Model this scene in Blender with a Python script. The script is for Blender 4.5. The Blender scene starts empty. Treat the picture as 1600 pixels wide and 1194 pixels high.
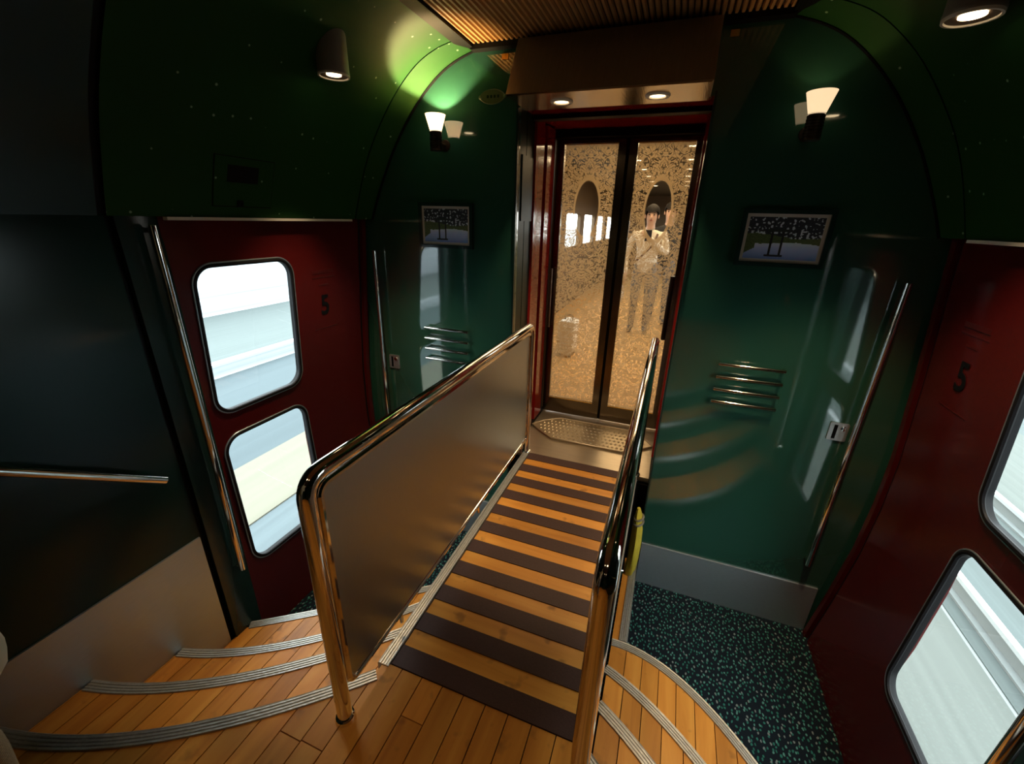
import bpy, bmesh, math, random
from mathutils import Vector, Matrix, noise
from mathutils.geometry import delaunay_2d_cdt
random.seed(7)
S = bpy.context.scene
COL = S.collection
PI = math.pi

# ------------------------------------------------------------------ camera
cd = bpy.data.cameras.new('camera'); cam = bpy.data.objects.new('camera', cd); COL.objects.link(cam)
S.camera = cam
cd.sensor_width = 36.0; cd.lens = 657.78 * 36.0 / 1600.0; cd.clip_start = 0.02; cd.clip_end = 300
YAW, PITCH, ROLL = math.radians(19.942), math.radians(21.181), math.radians(-1.637)
fw = Vector((-math.sin(YAW)*math.cos(PITCH), math.cos(YAW)*math.cos(PITCH), -math.sin(PITCH)))
rt = Vector((math.cos(YAW), math.sin(YAW), 0)); dn = fw.cross(rt)
r2 = rt*math.cos(ROLL) + dn*math.sin(ROLL); d2 = -rt*math.sin(ROLL) + dn*math.cos(ROLL)
CAM = Vector((0.375, -2.2, 2.11))
mw = Matrix((r2, -d2, -fw)).transposed().to_4x4(); mw.translation = CAM
cam.matrix_world = mw

# ------------------------------------------------------------------ sky, sun, exposure
wd = bpy.data.worlds.new('world'); S.world = wd; wd.use_nodes = True
bg = wd.node_tree.nodes['Background']
bg.inputs[0].default_value = (0.86, 0.95, 1.0, 1); bg.inputs[1].default_value = 8.0
S.view_settings.view_transform = 'Standard'; S.view_settings.look = 'None'
S.view_settings.gamma = 1.0; S.view_settings.use_curve_mapping = False
S.view_settings.exposure = 0.0
WARM = (1.0, 0.72, 0.42)

# ------------------------------------------------------------------ materials
MAT = {}
def nodes(name):
    m = bpy.data.materials.new(name); m.use_nodes = True
    nt = m.node_tree; b = nt.nodes['Principled BSDF']
    MAT[name] = m
    return m, nt, b
def N(nt, t, **kw):
    n = nt.nodes.new(t)
    for k, v in kw.items():
        if k.startswith('i_'):
            n.inputs[k[2:].replace('_', ' ')].default_value = v
        else: setattr(n, k, v)
    return n
def L(nt, a, b): nt.links.new(a, b)
def setp(b, **kw):
    for k, v in kw.items(): b.inputs[k.replace('_', ' ')].default_value = v
def c4(c): return (c[0], c[1], c[2], 1)
def simple(name, col, rough=.5, metal=0, coat=0, spec=.5, ior=1.5, bump=0, bscale=30, stretch=(1,1,1), var=0, emit=None, estr=0):
    m, nt, b = nodes(name)
    setp(b, Base_Color=c4(col), Roughness=rough, Metallic=metal, Specular_IOR_Level=spec)
    b.inputs['IOR'].default_value = ior; b.inputs['Coat Weight'].default_value = coat; b.inputs['Coat Roughness'].default_value = .03
    if bump or var:
        tc = N(nt, 'ShaderNodeTexCoord'); mp = N(nt, 'ShaderNodeMapping'); mp.inputs['Scale'].default_value = stretch
        L(nt, tc.outputs['Object'], mp.inputs[0])
        nz = N(nt, 'ShaderNodeTexNoise', i_Scale=bscale, i_Detail=3.0); L(nt, mp.outputs[0], nz.inputs['Vector'])
        if bump:
            bp = N(nt, 'ShaderNodeBump', i_Strength=bump, i_Distance=.01); L(nt, nz.outputs[0], bp.inputs['Height']); L(nt, bp.outputs[0], b.inputs['Normal'])
            if coat: L(nt, bp.outputs[0], b.inputs['Coat Normal'])
        if var:
            mx = N(nt, 'ShaderNodeMix', data_type='RGBA'); L(nt, nz.outputs[0], mx.inputs[0])
            mx.inputs[6].default_value = c4([x*(1-var) for x in col]); mx.inputs[7].default_value = c4([min(1, x*(1+var)) for x in col])
            L(nt, mx.outputs[2], b.inputs['Base Color'])
    if emit: b.inputs['Emission Color'].default_value = c4(emit); b.inputs['Emission Strength'].default_value = estr
    return m
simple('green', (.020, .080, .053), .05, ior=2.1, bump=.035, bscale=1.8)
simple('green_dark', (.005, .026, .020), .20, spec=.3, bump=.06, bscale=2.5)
simple('green_jamb', (.008, .026, .021), .22, spec=.4)
simple('gangway_green', (.006, .020, .016), .35, spec=.15)
simple('red', (.080, .006, .006), .16, spec=.45, bump=.03, bscale=3)
simple('red_bright', (.26, .012, .010), .10, spec=.6, bump=.06, bscale=6)
simple('black', (.002, .002, .0025), .6, spec=.15)
simple('black_gloss', (.006, .006, .007), .12)
simple('rubber', (.007, .006, .007), .55, spec=.2)
simple('chrome', (.80, .76, .70), .07, 1)
simple('steel', (.42, .50, .57), .36, .8, bump=.08, bscale=60, stretch=(.3, .3, 9), var=.12)
simple('steel_plate', (.60, .65, .71), .42, .8, bump=.05, bscale=40, stretch=(1, 1, 12), var=.15)
simple('panel_steel', (.50, .57, .61), .33, .88, bump=.05, bscale=120, stretch=(1, 8, .4), var=.08)
simple('bronze', (.44, .41, .37), .30, 1, bump=.04, bscale=20, stretch=(8, 1, .3), var=.15)
simple('canopy_under', (.62, .54, .43), .22, 1, bump=.05, bscale=20, stretch=(8, .6, 1), var=.1)
simple('door_frame', (.20, .17, .13), .20, 1, bump=.02, bscale=30, stretch=(4, 4, .5), var=.15)
simple('slat', (.46, .25, .095), .45, spec=.35)
simple('slat_back', (.05, .026, .012), .7)
simple('nosing', (.46, .45, .42), .42, .75, bump=.15, bscale=90, var=.25)
simple('brown_strip', (.062, .028, .022), .55, spec=.3, bump=.10, bscale=180, var=.25)
simple('subfloor', (.015, .007, .004), .8)
simple('gold_tag', (.62, .36, .06), .35, .6)
simple('plaque', (.045, .075, .03), .35)
simple('lamp_grey', (.30, .28, .24), .38, .2, var=.1)
simple('lamp_white', (.75, .70, .62), .5)
simple('lamp_inner', (.06, .035, .02), .5)
simple('socket', (.035, .022, .014), .35, .4)
simple('glow', (1, .8, .55), .5, emit=(1, .74, .42), estr=7)
simple('glow_next', (1, .85, .62), .5, emit=(1, .80, .52), estr=9)
simple('mat_board', (.66, .61, .54), .6)
simple('frame_green', (.012, .035, .030), .14)
simple('decal', (.003, .003, .004), .6, spec=.2)
simple('decal_faint', (.060, .006, .006), .3)
simple('latch', (.62, .60, .58), .28, .9)
simple('yellow_cloth', (.55, .42, .03), .75, bump=.4, bscale=25, var=.25)
simple('grey_cloth', (.20, .18, .15), .8)
simple('beige_cloth', (.50, .43, .30), .85, bump=.3, bscale=18, var=.12)
simple('jacket', (.62, .56, .46), .8, bump=.25, bscale=14, var=.1)
simple('trousers', (.16, .15, .14), .8)
simple('denim', (.10, .11, .13), .8)
simple('black_cloth', (.012, .012, .014), .8)
simple('skin', (.55, .34, .24), .55)
simple('hair', (.012, .010, .009), .8, spec=.2)
simple('shoe', (.05, .045, .04), .5)
simple('lip', (.33, .10, .08), .5)
simple('phone_body', (.02, .02, .025), .2)
simple('plastic_bag', (.70, .70, .68), .35)
simple('strap', (.10, .05, .03), .6)
simple('suitcase', (.85, .84, .80), .35, .15)
simple('next_floor', (.62, .36, .13), .55, bump=.06, bscale=40, var=.12, stretch=(.3, 4, 1))
simple('next_wall', (.12, .078, .04), .5)
simple('next_ceil', (.06, .047, .03), .5)
simple('gangway_plate', (.56, .47, .35), .33, .85, bump=.05, bscale=15, stretch=(.4, 5, 1), var=.12)
simple('checker', (.52, .42, .28), .38, .8)
# outdoors
def streak(name, col, var, scale=1.2, rough=.9):
    m, nt, b = nodes(name); setp(b, Roughness=rough)
    tc = N(nt, 'ShaderNodeTexCoord'); mp = N(nt, 'ShaderNodeMapping'); mp.inputs['Scale'].default_value = (6, .04, 6)
    nz = N(nt, 'ShaderNodeTexNoise', i_Scale=scale, i_Detail=4.0)
    L(nt, tc.outputs['Object'], mp.inputs[0]); L(nt, mp.outputs[0], nz.inputs['Vector'])
    cr = N(nt, 'ShaderNodeValToRGB'); cr.color_ramp.elements[0].position = .3; cr.color_ramp.elements[1].position = .7
    cr.color_ramp.elements[0].color = c4([x*(1-var) for x in col]); cr.color_ramp.elements[1].color = c4([min(1, x*(1+var)) for x in col])
    L(nt, nz.outputs[0], cr.inputs[0]); L(nt, cr.outputs[0], b.inputs['Base Color'])
streak('cream_path', (0.182, 0.168, 0.126), .08)
streak('blue_ground', (0.1, 0.123, 0.133), .15)
streak('blue_road', (0.07, 0.09, 0.099), .06)
streak('pale_wall', (0.434, 0.462, 0.49), .30, 2.0)
streak('ballast', (0.121, 0.13, 0.118), .10, 3)
streak('ballast_far', (0.101, 0.118, 0.115), .12, 3)
streak('trees', (0.051, 0.07, 0.064), .3, 2)
simple('rail_steel', (.75, .77, .78), .4, .4)
simple('concrete', (.25, .27, .27), .8)

def wood(name, c1, c2, c3, axis):
    m, nt, b = nodes(name); setp(b, Roughness=.40, Specular_IOR_Level=.28)
    tc = N(nt, 'ShaderNodeTexCoord'); oi = N(nt, 'ShaderNodeObjectInfo')
    ad = N(nt, 'ShaderNodeVectorMath', operation='MULTIPLY_ADD'); cmb = N(nt, 'ShaderNodeCombineXYZ')
    for i in range(3): L(nt, oi.outputs['Random'], cmb.inputs[i])
    L(nt, cmb.outputs[0], ad.inputs[0]); ad.inputs[1].default_value = (7.3, 11.7, 5.1); L(nt, tc.outputs['Object'], ad.inputs[2])
    mp = N(nt, 'ShaderNodeMapping'); mp.inputs['Scale'].default_value = (9, .9, 3) if axis == 1 else (.9, 9, 3)
    L(nt, ad.outputs[0], mp.inputs[0])
    nz = N(nt, 'ShaderNodeTexNoise', i_Scale=2.2, i_Detail=5.0, i_Distortion=.6); L(nt, mp.outputs[0], nz.inputs['Vector'])
    cr = N(nt, 'ShaderNodeValToRGB'); e = cr.color_ramp.elements
    e[0].position = .28; e[0].color = c4(c1); e[1].position = .72; e[1].color = c4(c3); k = e.new(.5); k.color = c4(c2)
    L(nt, nz.outputs[0], cr.inputs[0])
    hs = N(nt, 'ShaderNodeHueSaturation'); mr = N(nt, 'ShaderNodeMapRange', i_To_Min=.80, i_To_Max=1.16); L(nt, oi.outputs['Random'], mr.inputs[0]); L(nt, mr.outputs[0], hs.inputs['Value'])
    L(nt, cr.outputs[0], hs.inputs['Color'])
    # small dark dents and stains
    vo = N(nt, 'ShaderNodeTexNoise', i_Scale=16.0, i_Detail=2.0); L(nt, ad.outputs[0], vo.inputs['Vector'])
    r2_ = N(nt, 'ShaderNodeMapRange', i_From_Min=.63, i_From_Max=.75, i_To_Min=0.0, i_To_Max=.55); L(nt, vo.outputs[0], r2_.inputs[0])
    mx = N(nt, 'ShaderNodeMix', data_type='RGBA'); L(nt, r2_.outputs[0], mx.inputs[0]); L(nt, hs.outputs[0], mx.inputs[6]); mx.inputs[7].default_value = (.16, .06, .015, 1)
    L(nt, mx.outputs[2], b.inputs['Base Color'])
    bp = N(nt, 'ShaderNodeBump', i_Strength=.05, i_Distance=.004); L(nt, nz.outputs[0], bp.inputs['Height']); L(nt, bp.outputs[0], b.inputs['Normal'])
wood('plank', (.47, .165, .022), (.60, .235, .034), (.69, .305, .052), 1)
wood('ramp_wood', (.54, .21, .028), (.66, .275, .042), (.74, .34, .060), 0)

# carpet with teal flecks
m, nt, b = nodes('carpet'); setp(b, Roughness=.95, Specular_IOR_Level=.1)
tc = N(nt, 'ShaderNodeTexCoord'); nzd = N(nt, 'ShaderNodeTexNoise', i_Scale=55.0)
ad = N(nt, 'ShaderNodeVectorMath', operation='MULTIPLY_ADD'); ad.inputs[1].default_value = (.012, .012, 0); L(nt, tc.outputs['Object'], nzd.inputs['Vector'])
L(nt, nzd.outputs['Color'], ad.inputs[0]); L(nt, tc.outputs['Object'], ad.inputs[2])
mp = N(nt, 'ShaderNodeMapping'); mp.inputs['Rotation'].default_value = (0, 0, .6); mp.inputs['Scale'].default_value = (1.0, .62, 1); L(nt, ad.outputs[0], mp.inputs[0])
vo = N(nt, 'ShaderNodeTexVoronoi', i_Scale=62.0, i_Randomness=.95); vo.voronoi_dimensions = '2D'; L(nt, mp.outputs[0], vo.inputs['Vector'])
th = N(nt, 'ShaderNodeMapRange', i_From_Min=.20, i_From_Max=.27, i_To_Min=1.0, i_To_Max=0.0); L(nt, vo.outputs['Distance'], th.inputs[0])
sp = N(nt, 'ShaderNodeSeparateColor'); L(nt, vo.outputs['Color'], sp.inputs[0])
cr = N(nt, 'ShaderNodeValToRGB'); e = cr.color_ramp.elements; cr.color_ramp.interpolation = 'CONSTANT'
e[0].color = (.03, .15, .125, 1); e[1].position = .55; e[1].color = (.09, .25, .22, 1); k = e.new(.84); k.color = (.18, .22, .22, 1); L(nt, sp.outputs[0], cr.inputs[0])
mx = N(nt, 'ShaderNodeMix', data_type='RGBA'); L(nt, th.outputs[0], mx.inputs[0]); mx.inputs[6].default_value = (.008, .013, .019, 1); L(nt, cr.outputs[0], mx.inputs[7]); L(nt, mx.outputs[2], b.inputs['Base Color'])

# cove panel: dark green with tiny pale flecks
m, nt, b = nodes('cove'); setp(b, Roughness=.55, Specular_IOR_Level=.10)
tc = N(nt, 'ShaderNodeTexCoord'); vo = N(nt, 'ShaderNodeTexVoronoi', i_Scale=15.0, i_Randomness=.35); L(nt, tc.outputs['Object'], vo.inputs['Vector'])
th = N(nt, 'ShaderNodeMapRange', i_From_Min=.05, i_From_Max=.085, i_To_Min=1.0, i_To_Max=0.0); L(nt, vo.outputs['Distance'], th.inputs[0])
mx = N(nt, 'ShaderNodeMix', data_type='RGBA'); L(nt, th.outputs[0], mx.inputs[0]); mx.inputs[6].default_value = (.012, .056, .012, 1); mx.inputs[7].default_value = (.30, .42, .30, 1); L(nt, mx.outputs[2], b.inputs['Base Color'])

def front_fresnel(nt, ior):      # surface reflection counted once, on the face towards the viewer
    f = N(nt, 'ShaderNodeFresnel', i_IOR=ior); g = N(nt, 'ShaderNodeNewGeometry'); i = N(nt, 'ShaderNodeMath', operation='SUBTRACT'); i.inputs[0].default_value = 1
    L(nt, g.outputs['Backfacing'], i.inputs[1]); m_ = N(nt, 'ShaderNodeMath', operation='MULTIPLY'); L(nt, f.outputs[0], m_.inputs[0]); L(nt, i.outputs[0], m_.inputs[1]); return m_.outputs[0]
# window glass
m, nt, b = nodes('glass'); out = nt.nodes['Material Output']; nt.nodes.remove(b)
tr = N(nt, 'ShaderNodeBsdfTransparent'); tr.inputs[0].default_value = (.93, .96, .95, 1); gl = N(nt, 'ShaderNodeBsdfGlossy', i_Roughness=.02)
fr = front_fresnel(nt, 1.45); ms = N(nt, 'ShaderNodeMixShader'); L(nt, fr, ms.inputs[0]); L(nt, tr.outputs[0], ms.inputs[1]); L(nt, gl.outputs[0], ms.inputs[2]); L(nt, ms.outputs[0], out.inputs[0])

# lamp shade, translucent
m, nt, b = nodes('shade'); setp(b, Base_Color=(.55, .42, .28, 1), Roughness=.4)
out = nt.nodes['Material Output']; tl = N(nt, 'ShaderNodeBsdfTranslucent'); tl.inputs[0].default_value = (.95, .75, .45, 1)
ms = N(nt, 'ShaderNodeMixShader'); ms.inputs[0].default_value = .06; L(nt, b.outputs[0], ms.inputs[1]); L(nt, tl.outputs[0], ms.inputs[2]); L(nt, ms.outputs[0], out.inputs[0])
b.inputs['Emission Color'].default_value = (1, .76, .46, 1); b.inputs['Emission Strength'].default_value = 2.4
m2 = m.copy(); m2.name = 'shade_dim'; MAT['shade_dim'] = m2
m2.node_tree.nodes['Principled BSDF'].inputs['Emission Strength'].default_value = .95

# etched door glass
m, nt, b = nodes('etched'); out = nt.nodes['Material Output']
tc = N(nt, 'ShaderNodeTexCoord'); sx = N(nt, 'ShaderNodeSeparateXYZ'); L(nt, tc.outputs['Object'], sx.inputs[0])
ab = N(nt, 'ShaderNodeMath', operation='ABSOLUTE'); L(nt, sx.outputs[0], ab.inputs[0])
cb = N(nt, 'ShaderNodeCombineXYZ'); L(nt, ab.outputs[0], cb.inputs[0]); L(nt, sx.outputs[2], cb.inputs[1])
def band(scale, lo, hi, dist):
    nz = N(nt, 'ShaderNodeTexNoise', i_Scale=scale, i_Detail=.6, i_Distortion=dist); L(nt, cb.outputs[0], nz.inputs['Vector'])
    s = N(nt, 'ShaderNodeMath', operation='SUBTRACT'); L(nt, nz.outputs[0], s.inputs[0]); s.inputs[1].default_value = .5
    a = N(nt, 'ShaderNodeMath', operation='ABSOLUTE'); L(nt, s.outputs[0], a.inputs[0])
    r = N(nt, 'ShaderNodeMapRange', i_From_Min=lo, i_From_Max=hi, i_To_Min=1.0, i_To_Max=0.0); L(nt, a.outputs[0], r.inputs[0]); return r.outputs[0]
b1 = band(17.0, .026, .040, 2.2); b2 = band(31.0, .022, .036, 1.6)
mxm = N(nt, 'ShaderNodeMath', operation='MAXIMUM'); L(nt, b1, mxm.inputs[0]); L(nt, b2, mxm.inputs[1])
# the oval: distance in ellipse space
ex = N(nt, 'ShaderNodeMath', operation='DIVIDE'); L(nt, sx.outputs[0], ex.inputs[0]); ex.inputs[1].default_value = .078
ez = N(nt, 'ShaderNodeMath', operation='SUBTRACT'); L(nt, sx.outputs[2], ez.inputs[0]); ez.inputs[1].default_value = .49
ez2 = N(nt, 'ShaderNodeMath', operation='DIVIDE'); L(nt, ez.outputs[0], ez2.inputs[0]); ez2.inputs[1].default_value = .172
cv = N(nt, 'ShaderNodeCombineXYZ'); L(nt, ex.outputs[0], cv.inputs[0]); L(nt, ez2.outputs[0], cv.inputs[1])
ln = N(nt, 'ShaderNodeVectorMath', operation='LENGTH'); L(nt, cv.outputs[0], ln.inputs[0])
inside = N(nt, 'ShaderNodeMapRange', i_From_Min=.95, i_From_Max=1.0, i_To_Min=1.0, i_To_Max=0.0); L(nt, ln.outputs['Value'], inside.inputs[0])
ringd = N(nt, 'ShaderNodeMath', operation='LESS_THAN'); L(nt, ln.outputs['Value'], ringd.inputs[0]); ringd.inputs[1].default_value = 1.13
inv = N(nt, 'ShaderNodeMath', operation='SUBTRACT'); inv.inputs[0].default_value = 1; L(nt, ringd.outputs[0], inv.inputs[1])
pm = N(nt, 'ShaderNodeMath', operation='MULTIPLY'); L(nt, mxm.outputs[0], pm.inputs[0]); L(nt, inv.outputs[0], pm.inputs[1])
clear = N(nt, 'ShaderNodeMath', operation='MAXIMUM'); L(nt, pm.outputs[0], clear.inputs[0]); L(nt, inside.outputs[0], clear.inputs[1])
tr = N(nt, 'ShaderNodeBsdfTransparent'); tr.inputs[0].default_value = (.95, .92, .86, 1)
setp(b, Base_Color=(.62, .47, .28, 1), Roughness=.6)
tl = N(nt, 'ShaderNodeBsdfTranslucent'); tl.inputs[0].default_value = (.72, .54, .31, 1)
fa = N(nt, 'ShaderNodeMixShader'); fa.inputs[0].default_value = .5; L(nt, b.outputs[0], fa.inputs[1]); L(nt, tl.outputs[0], fa.inputs[2])
fb = N(nt, 'ShaderNodeMixShader'); fb.inputs[0].default_value = .42; L(nt, fa.outputs[0], fb.inputs[1]); L(nt, tr.outputs[0], fb.inputs[2])
fc = N(nt, 'ShaderNodeMixShader'); L(nt, clear.outputs[0], fc.inputs[0]); L(nt, fb.outputs[0], fc.inputs[1]); L(nt, tr.outputs[0], fc.inputs[2])
gl = N(nt, 'ShaderNodeBsdfGlossy', i_Roughness=.02); fr = front_fresnel(nt, 1.5); fd = N(nt, 'ShaderNodeMixShader')
L(nt, fr, fd.inputs[0]); L(nt, fc.outputs[0], fd.inputs[1]); L(nt, gl.outputs[0], fd.inputs[2]); L(nt, fd.outputs[0], out.inputs[0])

# print: colours per face
m, nt, b = nodes('print'); setp(b, Roughness=.5); va = N(nt, 'ShaderNodeVertexColor', layer_name='tint'); L(nt, va.outputs[0], b.inputs['Base Color'])
b.inputs['Coat Weight'].default_value = .6; b.inputs['Coat Roughness'].default_value = .03
# woven bag
m, nt, b = nodes('woven'); setp(b, Roughness=.85)
tc = N(nt, 'ShaderNodeTexCoord'); ck = N(nt, 'ShaderNodeTexBrick', i_Scale=70.0); ck.inputs['Color1'].default_value = (.34, .24, .12, 1); ck.inputs['Color2'].default_value = (.27, .19, .09, 1); ck.inputs['Mortar'].default_value = (.10, .06, .03, 1)
mp = N(nt, 'ShaderNodeMapping'); mp.inputs['Rotation'].default_value = (PI/2, 0, .4); L(nt, tc.outputs['Object'], mp.inputs[0]); L(nt, mp.outputs[0], ck.inputs['Vector']); L(nt, ck.outputs[0], b.inputs['Base Color'])

# ------------------------------------------------------------------ mesh helpers
def V(*a): return Vector(a)
class MB:
    def __init__(s): s.v = []; s.f = []
    def add(s, vs, fs):
        o = len(s.v); s.v += [tuple(v) for v in vs]; s.f += [tuple(i+o for i in f) for f in fs]; return s
    def box(s, x0, x1, y0, y1, z0, z1):
        return s.add([(x0,y0,z0),(x1,y0,z0),(x1,y1,z0),(x0,y1,z0),(x0,y0,z1),(x1,y0,z1),(x1,y1,z1),(x0,y1,z1)],
                     [(0,3,2,1),(4,5,6,7),(0,1,5,4),(1,2,6,5),(2,3,7,6),(3,0,4,7)])
    def tube(s, pts, r, n=14, caps=True, closed=False):
        pts = [Vector(p) for p in pts]; rs = r if isinstance(r, (list, tuple)) else [r]*len(pts)
        m = len(pts); rings = []; up = None
        for i, p in enumerate(pts):
            a = pts[i-1] if i > 0 else (pts[-1] if closed else None); c = pts[i+1] if i < m-1 else (pts[0] if closed else None)
            t = ((p-a).normalized() if a is not None else Vector()) + ((c-p).normalized() if c is not None else Vector())
            t.normalize()
            if up is None:
                up = Vector((0,0,1)) if abs(t.z) < .9 else Vector((0,1,0))
            up = (up - t*up.dot(t)).normalized(); sd = t.cross(up)
            rings.append([p + (up*math.cos(2*PI*k/n) + sd*math.sin(2*PI*k/n))*rs[i] for k in range(n)])
        vs = [q for rg in rings for q in rg]; fs = []
        for i in range(m if closed else m-1):
            j = (i+1) % m
            for k in range(n): fs.append((i*n+k, i*n+(k+1)%n, j*n+(k+1)%n, j*n+k))
        if caps and not closed: fs += [tuple(range(n-1,-1,-1)), tuple(range((m-1)*n, m*n))]
        return s.add(vs, fs)
    def lathe(s, c, prof, n=28, axis=(0,0,1)):
        c = Vector(c); ax = Vector(axis).normalized(); u = ax.orthogonal().normalized(); w = ax.cross(u)
        vs = []; fs = []
        for (r, h) in prof:
            for k in range(n): a = 2*PI*k/n; vs.append(c + ax*h + (u*math.cos(a)+w*math.sin(a))*max(r, 1e-5))
        for i in range(len(prof)-1):
            for k in range(n): fs.append((i*n+k, i*n+(k+1)%n, (i+1)*n+(k+1)%n, (i+1)*n+k))
        return s.add(vs, fs)
    def prism(s, poly, a, b, fn):      # poly in 2D, extruded between a and b; fn(u, v, t) -> xyz
        n = len(poly); vs = [fn(u, v, a) for u, v in poly] + [fn(u, v, b) for u, v in poly]
        fs = [tuple(range(n-1,-1,-1)), tuple(range(n, 2*n))] + [(i, (i+1)%n, n+(i+1)%n, n+i) for i in range(n)]
        return s.add(vs, fs)
    def ball(s, c, r, n=12, m=8):
        c = Vector(c); r = Vector(r) if hasattr(r, '__len__') else Vector((r,r,r)); vs = []; fs = []
        for i in range(m+1):
            t = PI*i/m
            for k in range(n): a = 2*PI*k/n; vs.append(c + Vector((r.x*math.sin(t)*math.cos(a), r.y*math.sin(t)*math.sin(a), r.z*math.cos(t))))
        for i in range(m):
            for k in range(n): fs.append((i*n+k, (i+1)*n+k, (i+1)*n+(k+1)%n, i*n+(k+1)%n))
        return s.add(vs, fs)
    def sweep(s, path, prof, closed=False):   # path: [(pos, side, up)], prof: [(s, h)]
        m = len(prof); vs = []; fs = []
        for p, sd, up in path:
            for a, h in prof: vs.append(Vector(p) + Vector(sd)*a + Vector(up)*h)
        for i in range(len(path)-1):
            for k in range(m-1): fs.append((i*m+k, i*m+k+1, (i+1)*m+k+1, (i+1)*m+k))
        fs += [tuple(range(m)), tuple(range(len(path)*m-1, (len(path)-1)*m-1, -1))]
        return s.add(vs, fs)
    def build(s, name, mat, parent=None, angle=35, mid=True):
        me = bpy.data.meshes.new(name); vs = [Vector(v) for v in s.v]
        lo = Vector([min(v[i] for v in vs) for i in range(3)]); hi = Vector([max(v[i] for v in vs) for i in range(3)])
        o_ = (lo+hi)/2
        if parent is None: o_.z = lo.z
        me.from_pydata([v-o_ for v in vs], [], s.f)
        bm = bmesh.new(); bm.from_mesh(me); bmesh.ops.recalc_face_normals(bm, faces=bm.faces); bm.to_mesh(me); bm.free()
        me.shade_smooth(); me.set_sharp_from_angle(angle=math.radians(angle))
        if mat: me.materials.append(MAT[mat])
        o = bpy.data.objects.new(name, me); COL.objects.link(o)
        o.location = o_ - (wloc(parent) if parent else Vector())
        if parent: o.parent = parent
        return o
def wloc(o):
    p = Vector(o.location)
    while o.parent: o = o.parent; p += Vector(o.location)
    return p
def tag(o, label=None, cat=None, group=None, kind=None):
    if label: o['label'] = label
    if cat: o['category'] = cat
    if group: o['group'] = group
    if kind: o['kind'] = kind
    return o
def thing(name, loc, label=None, cat=None, group=None, kind=None):
    o = bpy.data.objects.new(name, None); COL.objects.link(o); o.location = loc; o.empty_display_size = .05
    return tag(o, label, cat, group, kind)
def struct(o, label, cat): return tag(o, label, cat, None, 'structure')
def copy_tree(o, parent=None):
    c = o.copy(); COL.objects.link(c); c.parent = parent
    for ch in list(o.children): copy_tree(ch, c)
    return c
def light(name, typ, loc, power, color=WARM, parent=None, **kw):
    ld = bpy.data.lights.new(name, typ); ld.energy = power; ld.color = color
    for k, v in kw.items(): setattr(ld, k, v)
    o = bpy.data.objects.new(name, ld); COL.objects.link(o); o.location = Vector(loc) - (wloc(parent) if parent else Vector())
    if parent: o.parent = parent
    return o
def rpath(pts, rad, n=6):      # polyline with rounded corners
    pts = [Vector(p) for p in pts]; out = [pts[0]]
    for i in range(1, len(pts)-1):
        a = (pts[i-1]-pts[i]).normalized(); b_ = (pts[i+1]-pts[i]).normalized(); p0 = pts[i]+a*rad; p2 = pts[i]+b_*rad
        for k in range(n+1): t = k/n; out.append(p0*(1-t)**2 + pts[i]*2*t*(1-t) + p2*t*t)
    return out + [pts[-1]]
def rrect(y0, y1, z0, z1, r, n=7):
    out = []
    for cy, cz, a0 in ((y1-r, z1-r, 0), (y0+r, z1-r, PI/2), (y0+r, z0+r, PI), (y1-r, z0+r, 1.5*PI)):
        for k in range(n+1): a = a0 + PI/2*k/n; out.append((cy+r*math.cos(a), cz+r*math.sin(a)))
    return out
def inpoly(p, poly):
    c = False; x, y = p; n = len(poly)
    for i in range(n):
        x0, y0 = poly[i]; x1, y1 = poly[i-1]
        if (y0 > y) != (y1 > y) and x < (x1-x0)*(y-y0)/(y1-y0)+x0: c = not c
    return c
def plate(mb, outer, holes, fn, t, zlines=()):   # flat plate with holes: fn(u, v, w) -> xyz, w runs 0..t
    vs = []; es = []
    for lp in [outer]+holes:
        o = len(vs); vs += [Vector(p) for p in lp]; es += [(o+i, o+(i+1) % len(lp)) for i in range(len(lp))]
    u0 = min(p[0] for p in outer); u1 = max(p[0] for p in outer)
    for z in zlines: o = len(vs); vs += [Vector((u0, z)), Vector((u1, z))]; es.append((o, o+1))
    r = delaunay_2d_cdt(vs, es, [], 0, 1e-5); vv = r[0]
    tri = []
    for f in r[2]:
        c = sum((vv[i] for i in f), Vector((0, 0)))/len(f)
        if inpoly(c, outer) and not any(inpoly(c, h) for h in holes): tri.append(tuple(f))
    n = len(vv); cnt = {}
    for f in tri:
        for i in range(len(f)):
            e_ = (f[i], f[(i+1) % len(f)]); cnt[tuple(sorted(e_))] = cnt.get(tuple(sorted(e_)), []) + [e_]
    P = [fn(p.x, p.y, 0) for p in vv] + [fn(p.x, p.y, t) for p in vv]
    F = tri + [tuple(i+n for i in reversed(f)) for f in tri]
    for k, l in cnt.items():
        if len(l) == 1: a, c = l[0]; F.append((a, c, c+n, a+n))
    return mb.add(P, F)
def interp(tbl, z):
    if z <= tbl[0][0]: return tbl[0][1]
    for (a, x0), (c, x1) in zip(tbl, tbl[1:]):
        if z <= c: return x0 + (x1-x0)*(z-a)/(c-a)
    return tbl[-1][1]
def catmull(pts, k=5):
    P = [Vector(p) for p in pts]; P = [P[0]*2-P[1]] + P + [P[-1]*2-P[-2]]; out = []
    for i in range(1, len(P)-2):
        a, b_, c, d = P[i-1:i+3]
        for j in range(k):
            t = j/k; out.append(.5*((2*b_) + (c-a)*t + (2*a-5*b_+4*c-d)*t*t + (3*b_-a-3*c+d)*t**3))
    return out + [P[-2]]

# ================================================================== LARGE STRUCTURE
UP = .70                      # upper floor; carpet of the door landings at 0
RISE = .175
PROF = [(0, 1.362), (.30, 1.400), (.62, 1.432), (.9, 1.442), (1.15, 1.438), (1.5, 1.412), (1.8, 1.385), (2.09, 1.36)]
PX = lambda z: interp(PROF, z)

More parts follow.
